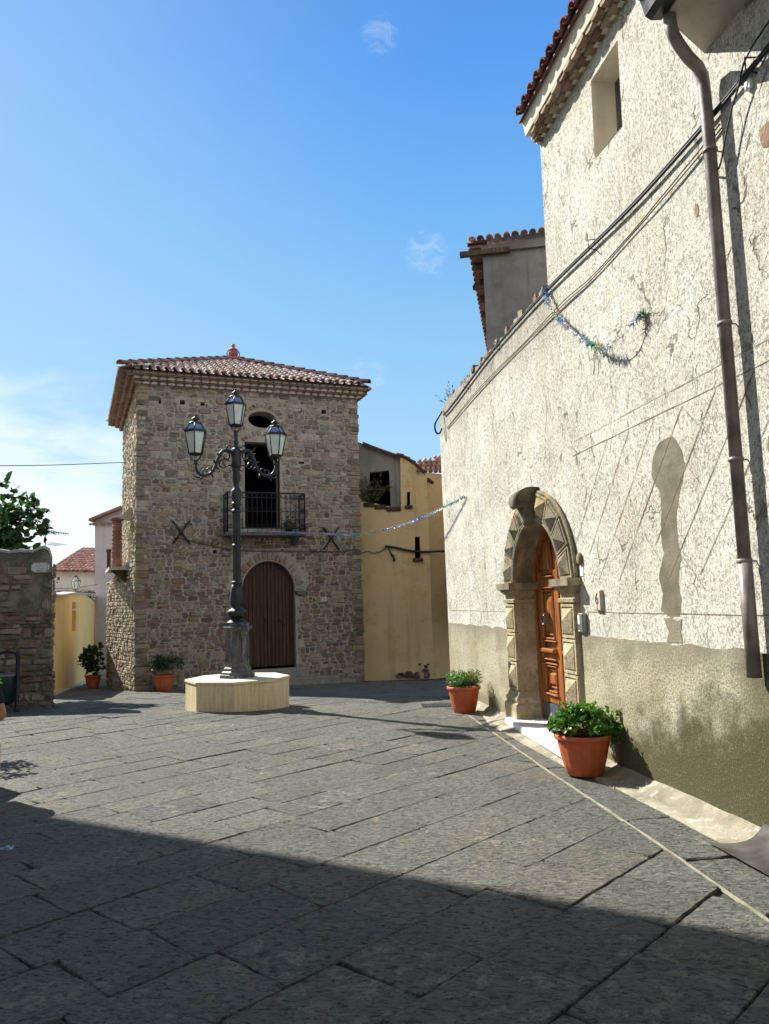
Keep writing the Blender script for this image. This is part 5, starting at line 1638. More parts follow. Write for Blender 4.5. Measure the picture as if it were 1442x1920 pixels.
for k in range(26):
    x = rng.uniform(0.2, 1.12); z = -0.5 + abs(rng.gauss(0, 0.14)) * (1.6 if x > 0.8 else 0.6)
    s_ = rng.uniform(0.04, 0.11)
    stone(w, FY(OY), [(x - s_, z - s_ * .6), (x + s_, z - s_ * .6), (x + s_, z + s_ * .6), (x - s_, z + s_ * .6)], rng, vary((0.10, 0.085, 0.065), rng, 0.3), rng.uniform(0.015, 0.05), 0.004)
w.build('bare_stone', M['stone'], och, fix=False)
w = MB()
sp = atY(807, 903, OY - 0.25)
w.tube([sp + V((-0.05, 0.35, 0.12)), sp + V((0.05, 0, -0.03))], 0.055, 8)
w.build('spout', M['beam'], och)

# ------------------------------------------------------------------ grey house behind the parapet
rng = random.Random(9)
GY = 17.0
gh = thing('grey_house', 'weathered grey house behind the cream wall with a tiled eave and a jutting beam', 'house', (2.3, GY, 3))
g0 = atY(909, 560, GY); GA = R(10.6)
gd = V((math.sin(GA), math.cos(GA), 0)); gs = V((math.cos(GA), -math.sin(GA), 0))
def PG(a, b, z): return V((g0.x, g0.y, 0)) + gs * a + gd * b + UP * z
zt = atY(909, 476, GY).z
w = MB(); w.box(PG, (0, 0, 1.0), (4, 8, zt)); w.build('wall', M['grey_dark'], gh)
w = MB()
w.hexa([PG(-0.03, -0.08, zt), PG(4, -0.08, zt), PG(4, 8, zt), PG(-0.03, 8, zt), PG(-0.03, -0.1, zt + 0.16), PG(4, -0.1, zt + 0.22), PG(4, 8, zt + 0.22), PG(-0.03, 8, zt + 0.16)])
w.build('cornice', M['grey_dark'], gh)
w = MB()
E0, E1 = PG(-0.32, -0.22, zt + 0.24), PG(4, -0.22, zt + 0.32)
tile_slope(w, E0, E1, (gd * 0.94 + UP * 0.34).normalized(), lambda t: 3.0, random.Random(5), 0.205, 0.36, 0.085, ((0.62, 0.45, 0.39), (0.52, 0.35, 0.29), (0.7, 0.54, 0.48)))
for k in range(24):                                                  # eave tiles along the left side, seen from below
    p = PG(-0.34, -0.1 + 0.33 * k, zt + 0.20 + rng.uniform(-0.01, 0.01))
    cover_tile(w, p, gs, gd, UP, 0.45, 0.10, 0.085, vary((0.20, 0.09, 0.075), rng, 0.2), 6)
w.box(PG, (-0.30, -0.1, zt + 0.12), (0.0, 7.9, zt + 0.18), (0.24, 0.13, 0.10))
w.build('roof', M['tile'], gh, fix=False)
w = MB()
w.box(PG, (-0.52, -0.14, zt - 0.06), (0.62, -0.02, zt + 0.05)); w.build('beam', M['beam'], gh)
for b0 in (0.7, 1.7, 2.8, 4.0, 5.3): w = MB(); w.box(PG, (-0.28, b0, zt - 0.04), (0.02, b0 + 0.09, zt + 0.10)); w.build('rafter', M['beam'], gh); w = MB()
w.hexa([PG(-0.30, 0.5, zt - 0.55), PG(-0.27, 0.5, zt - 0.6), PG(-0.27, 0.62, zt - 0.6), PG(-0.30, 0.62, zt - 0.55), PG(-0.02, 0.5, zt - 0.08), PG(0.0, 0.5, zt - 0.16), PG(0.0, 0.62, zt - 0.16), PG(-0.02, 0.62, zt - 0.08)])
w.box(PG, (-0.29, 0.5, zt - 0.60), (0.0, 0.62, zt - 0.55))
w.build('bracket', M['beam'], gh)

# ------------------------------------------------------------------ low stone wall on the left, with its street sign
rng = random.Random(40)
LW = thing('stone_wall', 'high rough stone wall at the left edge with a white street sign on it', 'wall', (-6.8, 14.33, -0.15))
def PLW(a, o, b): return V((-6.22 - a + 0.42 * min(o, 0), 14.33 - o, b))
prof_ = [(0.0, 2.60), (0.05, 2.74), (0.14, 2.81), (0.22, 2.79), (0.36, 2.73), (0.55, 2.75), (0.8, 2.73), (1.1, 2.78), (1.6, 2.74), (2.2, 2.8), (3.2, 2.72), (5.0, 2.78)]
w = MB(); w.sheet(PLW, [(5.0, -0.6), (-0.06, -0.6), (-0.05, 0.4), (-0.01, 1.4)] + prof_, (), 0, 0.5); w.build('core', mat('dark mortar', lambda q, b: (q.put(b.inputs['Base Color'], q.mix(q.ss(q.noise(q.co, 4, 5, 0.65), 0.35, 0.65), (0.15, 0.13, 0.10), (0.31, 0.27, 0.215))), q.put(b.inputs['Normal'], q.bump(q.noise(q.co, 22, 5, 0.7), 0.9, 0.03)))), LW)
w = MB()
PALD = ((0.33, 0.275, 0.20), (0.24, 0.20, 0.15), (0.40, 0.345, 0.265), (0.27, 0.19, 0.14), (0.35, 0.31, 0.25))
rubble(w, lambda a, o, b: PLW(-a, o, b), -5.0, 0.06, -0.55, 2.45, rng, (), PALD, (0.08, 0.24), (0.14, 0.55), 0.012, (0.01, 0.06), limit=lambda a, b: b < 1.8 or (rng.random() < 0.7 and b < 2.66), shade=lambda a, b: (1, 1, 1))
rubble(w, lambda a, o, b: V((-6.22 + 0.02 + o - 0.42 * a + (0.02 if b < 0.5 else 0), 14.35 + a, b)), 0.0, 0.46, -0.55, 2.5, rng, (), PALD, (0.10, 0.26), (0.14, 0.4), 0.008, (0.015, 0.05))
w.build('stone_facing', M['stone'], LW, fix=False)
w = MB()
pr = None
for i in range(len(prof_) * 4 - 3):
    k = i // 4; t = (i % 4) / 4
    a, z = (V(prof_[k]).lerp(V(prof_[min(k + 1, len(prof_) - 1)]), t))
    z += 0.018 * noise.noise(V((a * 9, 0, 3)))
    cur = [w.vert(PLW(a, o_, z + dz)) for o_, dz in ((0.03, -0.03), (0.02, 0.025), (-0.25, 0.05), (-0.52, 0.02), (-0.52, -0.05))]
    if pr:
        for j in range(4): w.face((pr[j], cur[j], cur[j + 1], pr[j + 1]), None, 0, True)
    pr = cur
w.build('coping', M['beige'], LW)
sg_ = thing('street_name_sign', 'white enamel street sign with notched corners near the end of the stone wall', 'street sign', PLW(0.20, 0.05, 2.42))
w = MB(); pts = []
for cx_, cz_, a0 in ((1, 1, 0), (-1, 1, 90), (-1, -1, 180), (1, -1, 270)):
    pts += [(cx_ * 0.155, cz_ * 0.055), (cx_ * 0.135, cz_ * 0.06), (cx_ * 0.115, cz_ * 0.075), (cx_ * 0.11, cz_ * 0.092)] if a0 in (0, 180) else [(cx_ * 0.11, cz_ * 0.092), (cx_ * 0.115, cz_ * 0.075), (cx_ * 0.135, cz_ * 0.06), (cx_ * 0.155, cz_ * 0.055)]
SG = PLW(0.20, 0.0, 2.42)
w.sheet(lambda a, o, b: SG + V((a, -o, b)), pts, (), 0.075, 0.06); w.build('plate', M['enamel'], sg_)
w = MB()
for s1_, s2_ in ((1.0, 0.96), (0.90, 0.87)):
    w.sheet(lambda a, o, b: SG + V((a, -o, b)), [(a * s1_, b * s1_) for a, b in pts], [[(a * s2_, b * s2_) for a, b in pts]], 0.0765, 0.002)
w.build('border', plain('grey green lettering', (0.22, 0.27, 0.28), 0.5), sg_)
inkg = M['steel']
for body, sz, dz in (('VIA', 0.030, 0.058), ('Rettifilo', 0.046, 0.022), ('S. Antonio', 0.042, -0.022)):
    text_on('lettering', body, sz, SG + V((0, -0.0765, dz)), V((1, 0, 0)), UP, plain('sign lettering', (0.25, 0.32, 0.38), 0.5), sg_)
w = MB(); w.box(lambda a, o, b: SG + V((a, -o, b)), (-0.055, 0.07, -0.068), (0.055, 0.0768, -0.057)); w.build('lettering', M['ink'], sg_)


# ------------------------------------------------------------------ plants
def leaf(mb, p, d, n, L, W, col, fold=0.25):
    d = d.normalized(); s_ = d.cross(n)
    if s_.length < 1e-3: s_ = d.cross(V((0.3, 0.5, 0.8)))
    s_.normalize(); n = s_.cross(d)
    ids = [mb.vert(p + d * (L * t) + s_ * (W * w_ * sg) + n * (abs(w_) * W * fold - L * 0.18 * t * t)) for sg, t, w_ in
           ((1, 0, 0), (1, 0.30, 0.46), (1, 0.68, 0.40), (1, 1.0, 0), (-1, 0.68, 0.40), (-1, 0.30, 0.46), (1, 0.5, 0))]
    mb.face((ids[0], ids[1], ids[2], ids[3], ids[6]), col, 0, False); mb.face((ids[0], ids[6], ids[3], ids[4], ids[5]), col, 0, False)


def rand_dir(rng, zmin=-1.0):
    while True:
        v = V((rng.gauss(0, 1), rng.gauss(0, 1), rng.gauss(0, 1)))
        if v.length > 0.1:
            v.normalize()
            if v.z >= zmin: return v


def clump(mb, c, rad, n, L, rng, wr=0.7, zmin=-0.3, shell=0.5, squash=1.0, tone=(0.5, 1.6)):
    """n leaves in a ball of foliage; outer ones face outwards"""
    for _ in range(n):
        d = rand_dir(rng, zmin)
        r = rad * (shell + (1 - shell) * rng.random()) * (0.82 + 0.35 * (0.5 + noise.noise(d * 2.3 + c * 0.7)))
        p = c + V((d.x * r, d.y * r, d.z * r * squash))
        k = rng.uniform(*tone)
        yel = rng.random() < 0.05
        leaf(mb, p, (d + rand_dir(rng) * 0.8 + V((0, 0, 0.1))), (d * 0.6 + V((0, 0, 0.8)) + rand_dir(rng) * 0.5), L * rng.uniform(0.6, 1.25), L * wr * rng.uniform(0.7, 1.1), (k * (2.6 if yel else 1), k * rng.uniform(0.92, 1.06) * (1.5 if yel else 1), k * rng.uniform(0.7, 1.1)))


POTL = {
    'near': 'large terracotta pot of bright green herbs, nearest, beside the wooden door',
    'far': 'terracotta pot of dry grey-green rosemary at the far end of the cream wall',
    'gate': 'terracotta pot with a dark bush in shade at the foot of the stone house',
    'alley': 'pot with a tall round-leaved plant in the alley beside the stone house'}


def potted(kind, cen, r_top, h, ribs=14):
    t = thing('potted_plant', POTL[kind], 'potted plant', cen, 'potted plants around the square')
    p = MB()
    def fl(i, k): return (1 - 0.035 * (abs(math.sin(i * math.pi * ribs / 56)) < 0.35)) if k in (1, 2, 3, 4, 5) else 1
    r = r_top
    p.lathe([(r * 0.60, 0.0), (r * 0.63, 0.015 * h), (r * 0.72, h * 0.22), (r * 0.81, h * 0.48), (r * 0.88, h * 0.72), (r * 0.91, h * 0.86), (r * 0.91, h * 0.88), (r * 1.0, h * 0.885), (r * 1.015, h * 0.92), (r * 1.01, h * 0.985), (r * 0.985, h), (r * 0.93, h), (r * 0.90, h * 0.9), (0.0, h * 0.9)], V(cen), 56, flute=fl)
    po = p.build('pot', M['pot'], t)
    s_ = MB(); s_.lathe([(r * 0.90, h * 0.905), (r * 0.5, h * 0.93), (0, h * 0.94)], V(cen), 24); s_.build('soil', M['soil'], t)
    return t


# bright leafy plant by the door
rng = random.Random(6)
pc = V((1.735, 7.16, 0.012))
t = potted('near', pc, 0.255, 0.355)
f = MB()
for k in range(64):
    a, r = rng.uniform(0, 6.28), 0.255 * math.sqrt(rng.random())
    clump(f, pc + V((math.cos(a) * r, math.sin(a) * r, 0.385 + 0.14 * (1 - (r / 0.26) ** 2) + rng.uniform(-0.03, 0.03))), 0.075, 36, 0.050, rng, 0.85, -0.2, 0.35)
for k in range(26):                                                   # straggling sprigs
    a, r = rng.uniform(0, 6.28), rng.uniform(0.05, 0.24)
    b0 = pc + V((math.cos(a) * r, math.sin(a) * r, 0.40)); d_ = V((math.cos(a) * rng.uniform(0.1, 0.9), math.sin(a) * rng.uniform(0.1, 0.9), 1)).normalized()
    l = rng.uniform(0.12, 0.24)
    f.tube([b0, b0 + d_ * l], [0.003, 0.0015], 3, (1.2, 1.0, 0.9))
    for j in range(7):
        kk = rng.uniform(0.6, 1.6); leaf(f, b0 + d_ * (l * (0.4 + 0.6 * j / 6)), d_ * 0.5 + rand_dir(rng), rand_dir(rng, 0), 0.045 * rng.uniform(0.6, 1.1), 0.034, (kk, kk, kk * 0.8))
for k in range(9):
    a = rng.uniform(-1.2, 1.2) + math.pi * 0
    clump(f, pc + V((math.cos(a) * 0.29, math.sin(a) * 0.27, 0.33 + rng.uniform(-0.03, 0.07))), 0.05, 16, 0.05, rng, 0.85, -0.6, 0.3)
f.build('foliage', M['leaf_bright'], t, fix=False)
# rosemary with dry stems
pc = V((1.06, 11.25, 0.0)); pc.z = zg(pc.x, pc.y)
t = potted('far', pc, 0.24, 0.37)
f = MB(); fd = MB()
for k in range(300):
    a, r = rng.uniform(0, 6.28), 0.20 * math.sqrt(rng.random())
    b0 = pc + V((math.cos(a) * r * 0.7, math.sin(a) * r * 0.7, 0.34))
    tip = pc + V((math.cos(a) * r * 1.35, math.sin(a) * r * 1.35, 0.45 + rng.uniform(-0.02, 0.13)))
    dry = (math.cos(a) > 0.35 and rng.random() < 0.75)
    for j in range(9):
        q = b0.lerp(tip, 0.25 + 0.75 * j / 8)
        k_ = rng.uniform(0.6, 1.4)
        leaf(fd if dry else f, q, (tip - b0).normalized() * 0.6 + rand_dir(rng), rand_dir(rng, 0.0), 0.042 * rng.uniform(.7, 1.2), 0.013, (k_, k_, k_ * 0.9))
f.build('foliage', M['leaf_bright'], t, fix=False); fd.build('dry_foliage', M['leaf_dry'], t, fix=False)
# dark bush at the stone house
pc = PT(0.62, 0.42, 0); pc.z = zg(pc.x, pc.y) + 0.01
t = potted('gate', pc, 0.27, 0.38)
f = MB()
for k in range(26):
    a, r = rng.uniform(0, 6.28), 0.36 * math.sqrt(rng.random())
    clump(f, pc + V((math.cos(a) * r * 1.15, math.sin(a) * r * 0.9, 0.50 + rng.uniform(0, 0.26) * (1.1 - r))), 0.13, 40, 0.07, rng, 0.45, -0.4, 0.2)
f.build('foliage', M['leaf_dark'], t, fix=False)
# tall plant in the alley
pc = V((-8.12, 21.45, 0)); pc.z = zg(pc.x, pc.y) + 0.01
t = potted('alley', pc, 0.22, 0.34)
f = MB()
for k in range(17):
    a, r = rng.uniform(0, 6.28), 0.26 * math.sqrt(rng.random())
    clump(f, pc + V((math.cos(a) * r, math.sin(a) * r, 0.45 + rng.uniform(0, 0.62))), 0.14, 16, 0.14, rng, 1.0, -0.4, 0.2)
f.build('foliage', M['leaf_dark'], t, fix=False)
# bush in a planter just at the left edge of the picture; its leafy shadow falls on the paving
pc = V((-4.88, 8.75, 0)); pc.z = zg(pc.x, pc.y) + 0.01
t = thing('potted_plant', 'leafy bush in a pot cut off by the left edge beside the seated person', 'potted plant', pc, 'potted plants around the square')
p = MB(); p.lathe([(0.19, 0), (0.27, 0.34), (0.29, 0.35), (0.29, 0.38), (0.26, 0.38), (0.25, 0.34), (0, 0.34)], pc, 32); p.build('pot', M['pot'], t)
f = MB()
for k in range(46):
    a, r = rng.uniform(0, 6.28), 0.42 * math.sqrt(rng.random())
    clump(f, pc + V((math.cos(a) * r, math.sin(a) * r, 0.42 + rng.uniform(-0.1, 0.75) * (1.25 - r))), 0.11, 24, 0.075, rng, 0.6, -0.5, 0.2)
f.build('foliage', M['leaf_bright'], t, fix=False)


def weed(loc, label, n, L, rng, mt, spread=0.5, up=1.0):
    t = thing('weed', label, 'plant', loc)
    f = MB()
    for k in range(n):
        d = (V((rng.gauss(0, spread), rng.gauss(0, spread * 0.6), up))).normalized()
        l = L * rng.uniform(0.5, 1.1)
        f.tube([loc, loc + d * l * 0.5, loc + d * l + V((0, 0, -0.1 * l * spread))], [0.004, 0.003, 0.001], 3, (0.8, 0.8, 0.7))
        for j in range(7):
            q = loc + d * (l * (0.2 + 0.8 * j / 6)); kk = rng.uniform(0.6, 1.3)
            leaf(f, q, d * 0.5 + rand_dir(rng), rand_dir(rng, 0), L * 0.16, L * 0.05, (kk, kk, kk))
    f.build('foliage', mt, t, fix=False)
    return t


weed(atY(698, 943, OY - 0.02), 'dry weeds growing on the ledge under the dark upper window', 60, 0.75, rng, M['leaf_dry'], 0.55)
weed(PW(8.35, -0.15, 4.98), 'small weed growing on the far end of the cream parapet', 14, 0.42, rng, M['leaf_dark'], 0.35)
weed(PT(3.75, 0.35, 3.45), 'dark plant standing on the right end of the balcony', 40, 0.42, rng, M['leaf_dark'], 0.5)
weed(PB(1.55, 0.02, 2.30), 'wisps of dry weed on the sloping ledge of the stone house', 26, 0.35, rng, M['leaf_dry'], 0.8, 0.5)
for a_, b_, lb in ((1.2, -0.38, 'tuft of weeds at the sunlit left foot of the stone house'), ):
    weed(PB(a_ * 0.5, 0.08, -0.42), lb, 18, 0.22, rng, M['leaf_dry'], 0.7)

# the fig tree behind the stone wall
rng = random.Random(77)
tc_ = V((-8.80, 16.7, 3.05))
fig = thing('fig_tree', 'large-leaved green tree rising behind the stone wall at the left edge', 'tree', (-8.6, 16.7, -0.26))
w = MB()
w.tube([V((-8.6, 16.7, -0.3)), V((-8.65, 16.7, 0.9)), V((-8.5, 16.75, 1.9)), V((-8.55, 16.7, 2.6))], [0.15, 0.12, 0.10, 0.07], 10)
lobes = []
for k in range(30):
    d = rand_dir(rng, -0.35)
    c = tc_ + V((d.x * 1.05, d.y * 1.0, d.z * 0.98)) * rng.uniform(0.55, 1.0)
    lobes.append(c)
    m_ = V((-8.55, 16.7, 2.3)).lerp(c, 0.5) + V((0, 0, 0.12))
    w.tube([V((-8.55, 16.7, 2.2)), m_, c], [0.045, 0.025, 0.008], 5)
w.build('trunk', M['bark'], fig)
f = MB()
for c in lobes + [tc_ + V((0.25, -0.1, 0.2)), tc_, tc_ + V((-.3, 0, .4))]:
    clump(f, c, 0.38, 66, 0.19, rng, 0.9, -0.6, 0.15, 1.0, (0.55, 1.6))
for px, py in ((84, 975), (88, 992), (70, 958), (55, 940), (12, 908), (85, 1004), (60, 972), (30, 930)):
    c = atY(px - 6, py, 16.6); w2 = c
    clump(f, c, 0.16, 16, 0.19, rng, 0.85, -0.6, 0.2, 1.0, (0.6, 1.5))
f.build('crown', M['leaf_fig'], fig, fix=False)

# ------------------------------------------------------------------ down the alley
rng = random.Random(51)
yh = thing('yellow_house', 'bright yellow plastered house wall along the alley with one narrow shuttered window', 'house', (-8, 20, -0.5))
y0 = atY(130, 1290, 22.0); y0.z = 0; yd = atY(180, 1268, 31.0) - y0; yd.z = 0
YL = yd.length; yd.normalize(); yn = V((yd.y, -yd.x, 0))
def PY(a, o, b): return y0 + yd * a + yn * o + UP * b
def on_y(x, y):
    p = on_plane(x, y, y0, yn); return ((p - y0).dot(yd), p.z)
tp_ = [on_y(x, y) for x, y in ((181, 1121), (170, 1117), (160, 1114), (150, 1113), (140, 1112), (128, 1114), (118, 1116), (108, 1117), (99, 1116))]
winp = [on_y(x, y) for x, y in ((134.5, 1183), (142, 1183), (142.5, 1129), (135.5, 1129))]
w = MB(); w.sheet(PY, [(-4.6, -0.5), (9.6, -1.6)] + [(a, z) for a, z in tp_] + [(-4.6, 1.95)], [winp], 0, 0.3); w.build('wall', M['yellow'], yh)
w = MB()
w.sheet(PY, [(a, z) for a, z in winp], (), -0.12, 0.04); w.build('shutter', plain('faded brown shutter', (0.28, 0.155, 0.10), 0.8), yh)
w = MB()
a0, z0 = winp[0]; a1, z1 = winp[2]
w.box(PY, (a0 - 0.1, -0.02, z0 + (z1 - z0) * 0.70), (a1 + 0.1, 0.03, z0 + (z1 - z0) * 0.76)); w.build('lintel', M['cream'], yh)
w = MB()
for (a, z), (a2, z2) in zip(tp_, tp_[1:]): w.hexa([PY(a, -0.3, z - .03), PY(a2, -0.3, z2 - .03), PY(a2, 0.06, z2 - .03), PY(a, 0.06, z - .03), PY(a, -0.3, z + .05), PY(a2, -0.3, z2 + .05), PY(a2, 0.06, z2 + .03), PY(a, 0.06, z + .03)])
w.build('coping', M['beige'], yh)
w = MB(); w.hexa([PY(-4, 0.0, -0.6), PY(9.5, 0, -1.45), PY(9.5, 0.12, -1.45), PY(-4, 0.12, -0.6), PY(-4, 0.0, -0.30), PY(9.5, 0, -0.98), PY(9.5, 0.10, -1.0), PY(-4, 0.10, -0.32)])
struct(w.build('pavement', M['beige']))

FYY = 36.0
fh = thing('tiled_house', 'far beige house with a red tiled roof seen beyond the yellow wall', 'house', (-15, FYY, 0))
w = MB(); w.sheet(FY(FYY), [XZ(x, y, FYY) for x, y in ((80, 1140), (186, 1140), (186, 1071), (80, 1071))], [[XZ(x, y, FYY) for x, y in ((107, 1088), (112, 1088), (112, 1082), (107, 1082))], [XZ(x, y, FYY) for x, y in ((106, 1094), (109, 1094), (109, 1090), (106, 1090))]], 0, 0.4); w.build('wall', M['beige'], fh)
w = MB(); room(w, lambda u, o, z: V((u, FYY - o, z)), XZ(104, 1090, FYY)[0], XZ(114, 1090, FYY)[0], XZ(107, 1096, FYY)[1], XZ(107, 1080, FYY)[1], -0.35, -1.2); w.build('interior', M['dark'], fh, fix=False)
w = MB()
E0, E1 = atY(88, 1071, FYY - 0.35), atY(190, 1073, FYY - 0.35)
rl_ = (atY(118, 1037, FYY + 3.4)); upv = V((0, 3.7, atY(110, 1033, FYY + 3.4).z - E0.z)).normalized()
H = (atY(110, 1033, FYY + 3.4) - atY(110, 1071, FYY - 0.35)).length
tile_slope(w, E0, E1, upv, lambda t: H if t < 0.26 else max(0.15, H * (1 - (t - 0.26) / 0.95)), random.Random(7), 0.21, 0.36, 0.09, ((0.46, 0.24, 0.17), (0.40, 0.20, 0.15), (0.52, 0.31, 0.24)))
w.build('roof', M['tile'], fh, fix=False)
w = MB()                                                             # cornice of half-round tiles below the windows
for k in range(7):
    x = 98 + 14.5 * k
    c = atY(x, 1112, FYY - 0.05)
    cover_tile(w, c + V((0, -0.10, 0)), V((0, 1, 0)), V((1, 0, 0)), UP, 0.3, 0.155, 0.15, (0.30, 0.26, 0.22), 8)
p0, p1 = atY(80, 1114, FYY), atY(186, 1116, FYY)
w.box(lambda x, y, z: V((x, FYY - y, z)), (p0.x, -0.1, p0.z - 0.5), (p1.x, 0.12, p0.z), (0.30, 0.27, 0.23))
w.build('tile_course', M['tile'], fh)
an = thing('roof_antenna', 'grey television aerial on a mast above the far tiled roof', 'antenna', atY(85, 1034, FYY))
w = MB()
w.tube([atY(85, 1040, FYY), atY(85, 990, FYY)], 0.028, 5); w.tube([atY(84, 996, FYY), atY(128, 1000.5, FYY)], 0.022, 5)
for k in range(9):
    x = 92 + 4.5 * k; y = 996.8 + 0.103 * (x - 84)
    w.tube([atY(x, y - 5 + 0.3 * k, FYY), atY(x, y + 4 - 0.2 * k, FYY)], 0.014, 4)
for k in range(4): w.tube([atY(82, 1015 + 1.6 * k, FYY), atY(124 - 5 * k, 1021 + 0.9 * k, FYY + 0.3)], 0.010, 4)
w.build('aerial', M['steel'], an)

LYY = 30.0
lh = thing('lilac_house', 'pale lilac house with a tiled gable beyond the alley left of the stone house', 'house', (-10.5, LYY, -1))
w = MB()
q0, q1 = XZ(178, 1300, LYY), XZ(246, 980, LYY)
w.sheet(FY(LYY), [(q0[0], -1.6), (q1[0], -1.6), (q1[0], XZ(246, 945, LYY)[1]), XZ(222, 958, LYY), XZ(178, 976, LYY)], (), 0, 5)
w.build('wall', M['lilac'], lh)
w = MB()
rp0, rp1 = atY(166, 977, LYY - 0.3), atY(240, 947, LYY - 0.3)
w.hexa([rp0, rp1, rp1 + V((0, 5, 0)), rp0 + V((0, 5, 0)), rp0 + UP * 0.10, rp1 + UP * 0.10, rp1 + V((0, 5, 0.1)), rp0 + V((0, 5, 0.1))], (0.22, 0.13, 0.12))
for k in range(9):
    c = atY(170 + 7 * k, 984 - 0.2 * k, LYY - 0.16)
    cover_tile(w, c, V((0, 1, 0)), V((1, 0, 0)), UP, 0.3, 0.085, 0.08, vary((0.30, 0.18, 0.15), rng, 0.2), 6)
w.box(lambda x, y, z: V((x, LYY - y, z)), (q0[0] - 0.15, -0.1, atY(190, 985, LYY).z), (q1[0], 0.12, atY(190, 980, LYY).z), (0.32, 0.24, 0.21))
w.build('roof', M['tile'], lh, fix=False)
wl = thing('wall_lantern', 'small glazed wall lantern on a scrolled bracket in front of the yellow house', 'lantern', atY(142, 1112, 27))
w = MB()
WL = atY(142, 1110, 27); rgt = atY(180, 1112, 27)
w.tube([WL, WL.lerp(rgt, 0.5) + UP * 0.02, rgt], 0.016, 6)
w.tube([WL + V((0.05, 0, -0.02)), WL.lerp(rgt, 0.6) - UP * 0.1, rgt - UP * 0.32], 0.014, 6)
for k in range(6):
    c = WL.lerp(rgt, 0.3 + 0.13 * k) - UP * (0.06 + 0.018 * k); r_ = 0.035 + 0.010 * k
    w.tube([c + V((math.cos(t * 0.7) * r_ * (1 - t * 0.06), 0, math.sin(t * 0.7) * r_ * (1 - t * 0.06))) for t in range(10)], 0.009, 4)
def hx(r, z): return [WL + V((math.cos(0.5 + i * 1.0472) * r, math.sin(0.5 + i * 1.0472) * r, z)) for i in range(6)]
lo, hi, tp2 = hx(0.10, 0.10), hx(0.155, 0.38), hx(0.05, 0.52)
for i in range(6):
    w.tube([lo[i], hi[i], tp2[i]], 0.010, 4); w.tube([hi[i], hi[(i + 1) % 6]], 0.012, 4); w.tube([lo[i], lo[(i + 1) % 6]], 0.010, 4)
w.lathe([(0.055, 0.52), (0.06, 0.54), (0.02, 0.58), (0.0, 0.62)], WL, 8); w.tube([WL, WL + UP * 0.10], 0.018, 6)
w.build('bracket', M['iron'], wl)
w = MB()
for i in range(6):
    j = (i + 1) % 6; w.poly([lo[i] * 0.97 + WL * 0.03, lo[j] * 0.97 + WL * 0.03, hi[j] * 0.97 + WL * 0.03, hi[i] * 0.97 + WL * 0.03]); w.poly([hi[i] * 0.97 + WL * 0.03, hi[j] * 0.97 + WL * 0.03, tp2[j], tp2[i]])
w.build('glass', M['glass_milk'], wl)

# ------------------------------------------------------------------ cables and garlands
def sag(a, b, s_, n=14): return [a.lerp(b, i / n) - UP * (s_ * 4 * (i / n) * (1 - i / n)) for i in range(n + 1)]
def smooth(pts, n=5):
    o = []
    for i in range(len(pts) - 1):
        p0, p1, p2, p3 = pts[max(i - 1, 0)], pts[i], pts[i + 1], pts[min(i + 2, len(pts) - 1)]
        for k in range(n):
            t = k / n
            o.append(0.5 * ((2 * p1) + (p2 - p0) * t + (2 * p0 - 5 * p1 + 4 * p2 - p3) * t * t + (3 * p1 - p0 - 3 * p2 + p3) * t ** 3))
    return o + [pts[-1]]
rng = random.Random(18)
ca = thing('cable_bundle', 'thick black cables running along the top of the cream wall to its far corner', 'cable', PW(3, 0.04, 4.95))
w = MB()
for k in range(2):
    dz, do = (0.0, 0.024, -0.022)[k], (0.0, 0.012, 0.008)[k]
    w.tube(smooth([PW(s, 0.028 + do * 0.6, z + dz * 0.7 * (1 if s < 4 else 0.6)) for s, z in ((-3.5, 5.08), (-1.4, 5.0), (-0.5, 4.93), (0.1, 4.90), (1.23, 4.89), (3.13, 4.98), (5.03, 4.985), (6.2, 4.93), (6.91, 4.88), (7.82, 4.83), (8.2, 4.83))]), 0.009 if k else 0.013, 8)
loop = [PW(8.2, 0.03, 4.83)] + [atY(x, y, 13.4) for x, y in ((831, 769), (826, 776), (821, 784), (816, 794), (815.5, 803), (818, 811), (822, 813), (826, 810), (828, 803))]
w.tube(smooth(loop, 4), 0.017, 8)
for k, dz in ((0, 0.10),):                                  # slack strands at the near end
    w.tube(smooth([PW(s, 0.06, z) for s, z in ((-2.4, 5.02 + dz), (-0.75, 5.02 + dz * 0.5), (-0.42, 4.86), (-0.27, 4.66 - 0.1 * k), (-0.16, 4.48 - 0.06 * k), (0.0, 4.55))]), 0.007, 6)
w.build('sheath', M['cable'], ca)
w = MB()
for s, z in ((-0.55, 4.95), (1.9, 4.92), (3.13, 4.98), (5.0, 4.985), (6.6, 4.9)):
    w = MB(); w.tube([PW(s, 0.0, z - 0.05), PW(s, 0.08, z - 0.03), PW(s, 0.08, z + 0.05), PW(s, 0.0, z + 0.06)], 0.006, 5); w.build('clip', M['iron'], ca)
w = MB()
for dz, do in ((0, 0), (0.02, 0.008)):
    w.tube(smooth([PW(s, 0.018 + do + 0.006 * math.sin(s * 3), z + dz + 0.012 * math.sin(s * 2.1 + dz * 40)) for s, z in ((-0.16, 4.78), (0.16, 4.73), (0.7, 4.68), (1.16, 4.66), (2.0, 4.64), (2.72, 4.66), (4.0, 4.65), (5.21, 4.67), (6.5, 4.62), (7.4, 4.58), (8.07, 4.56))]), 0.006, 6)
tag(w.build('thin_wires', M['wire']), 'pair of thin brown wires below the black cables on the cream wall', 'wire')
w = MB()
w.tube(sag(PTL(5.2, 0.08, 6.2), atY(-90, 873, 15.0), 0.22), 0.012, 5)
w2 = [atY(x, y, 22.0) for x, y in ((0, 873), (110, 871.5), (226, 867))]
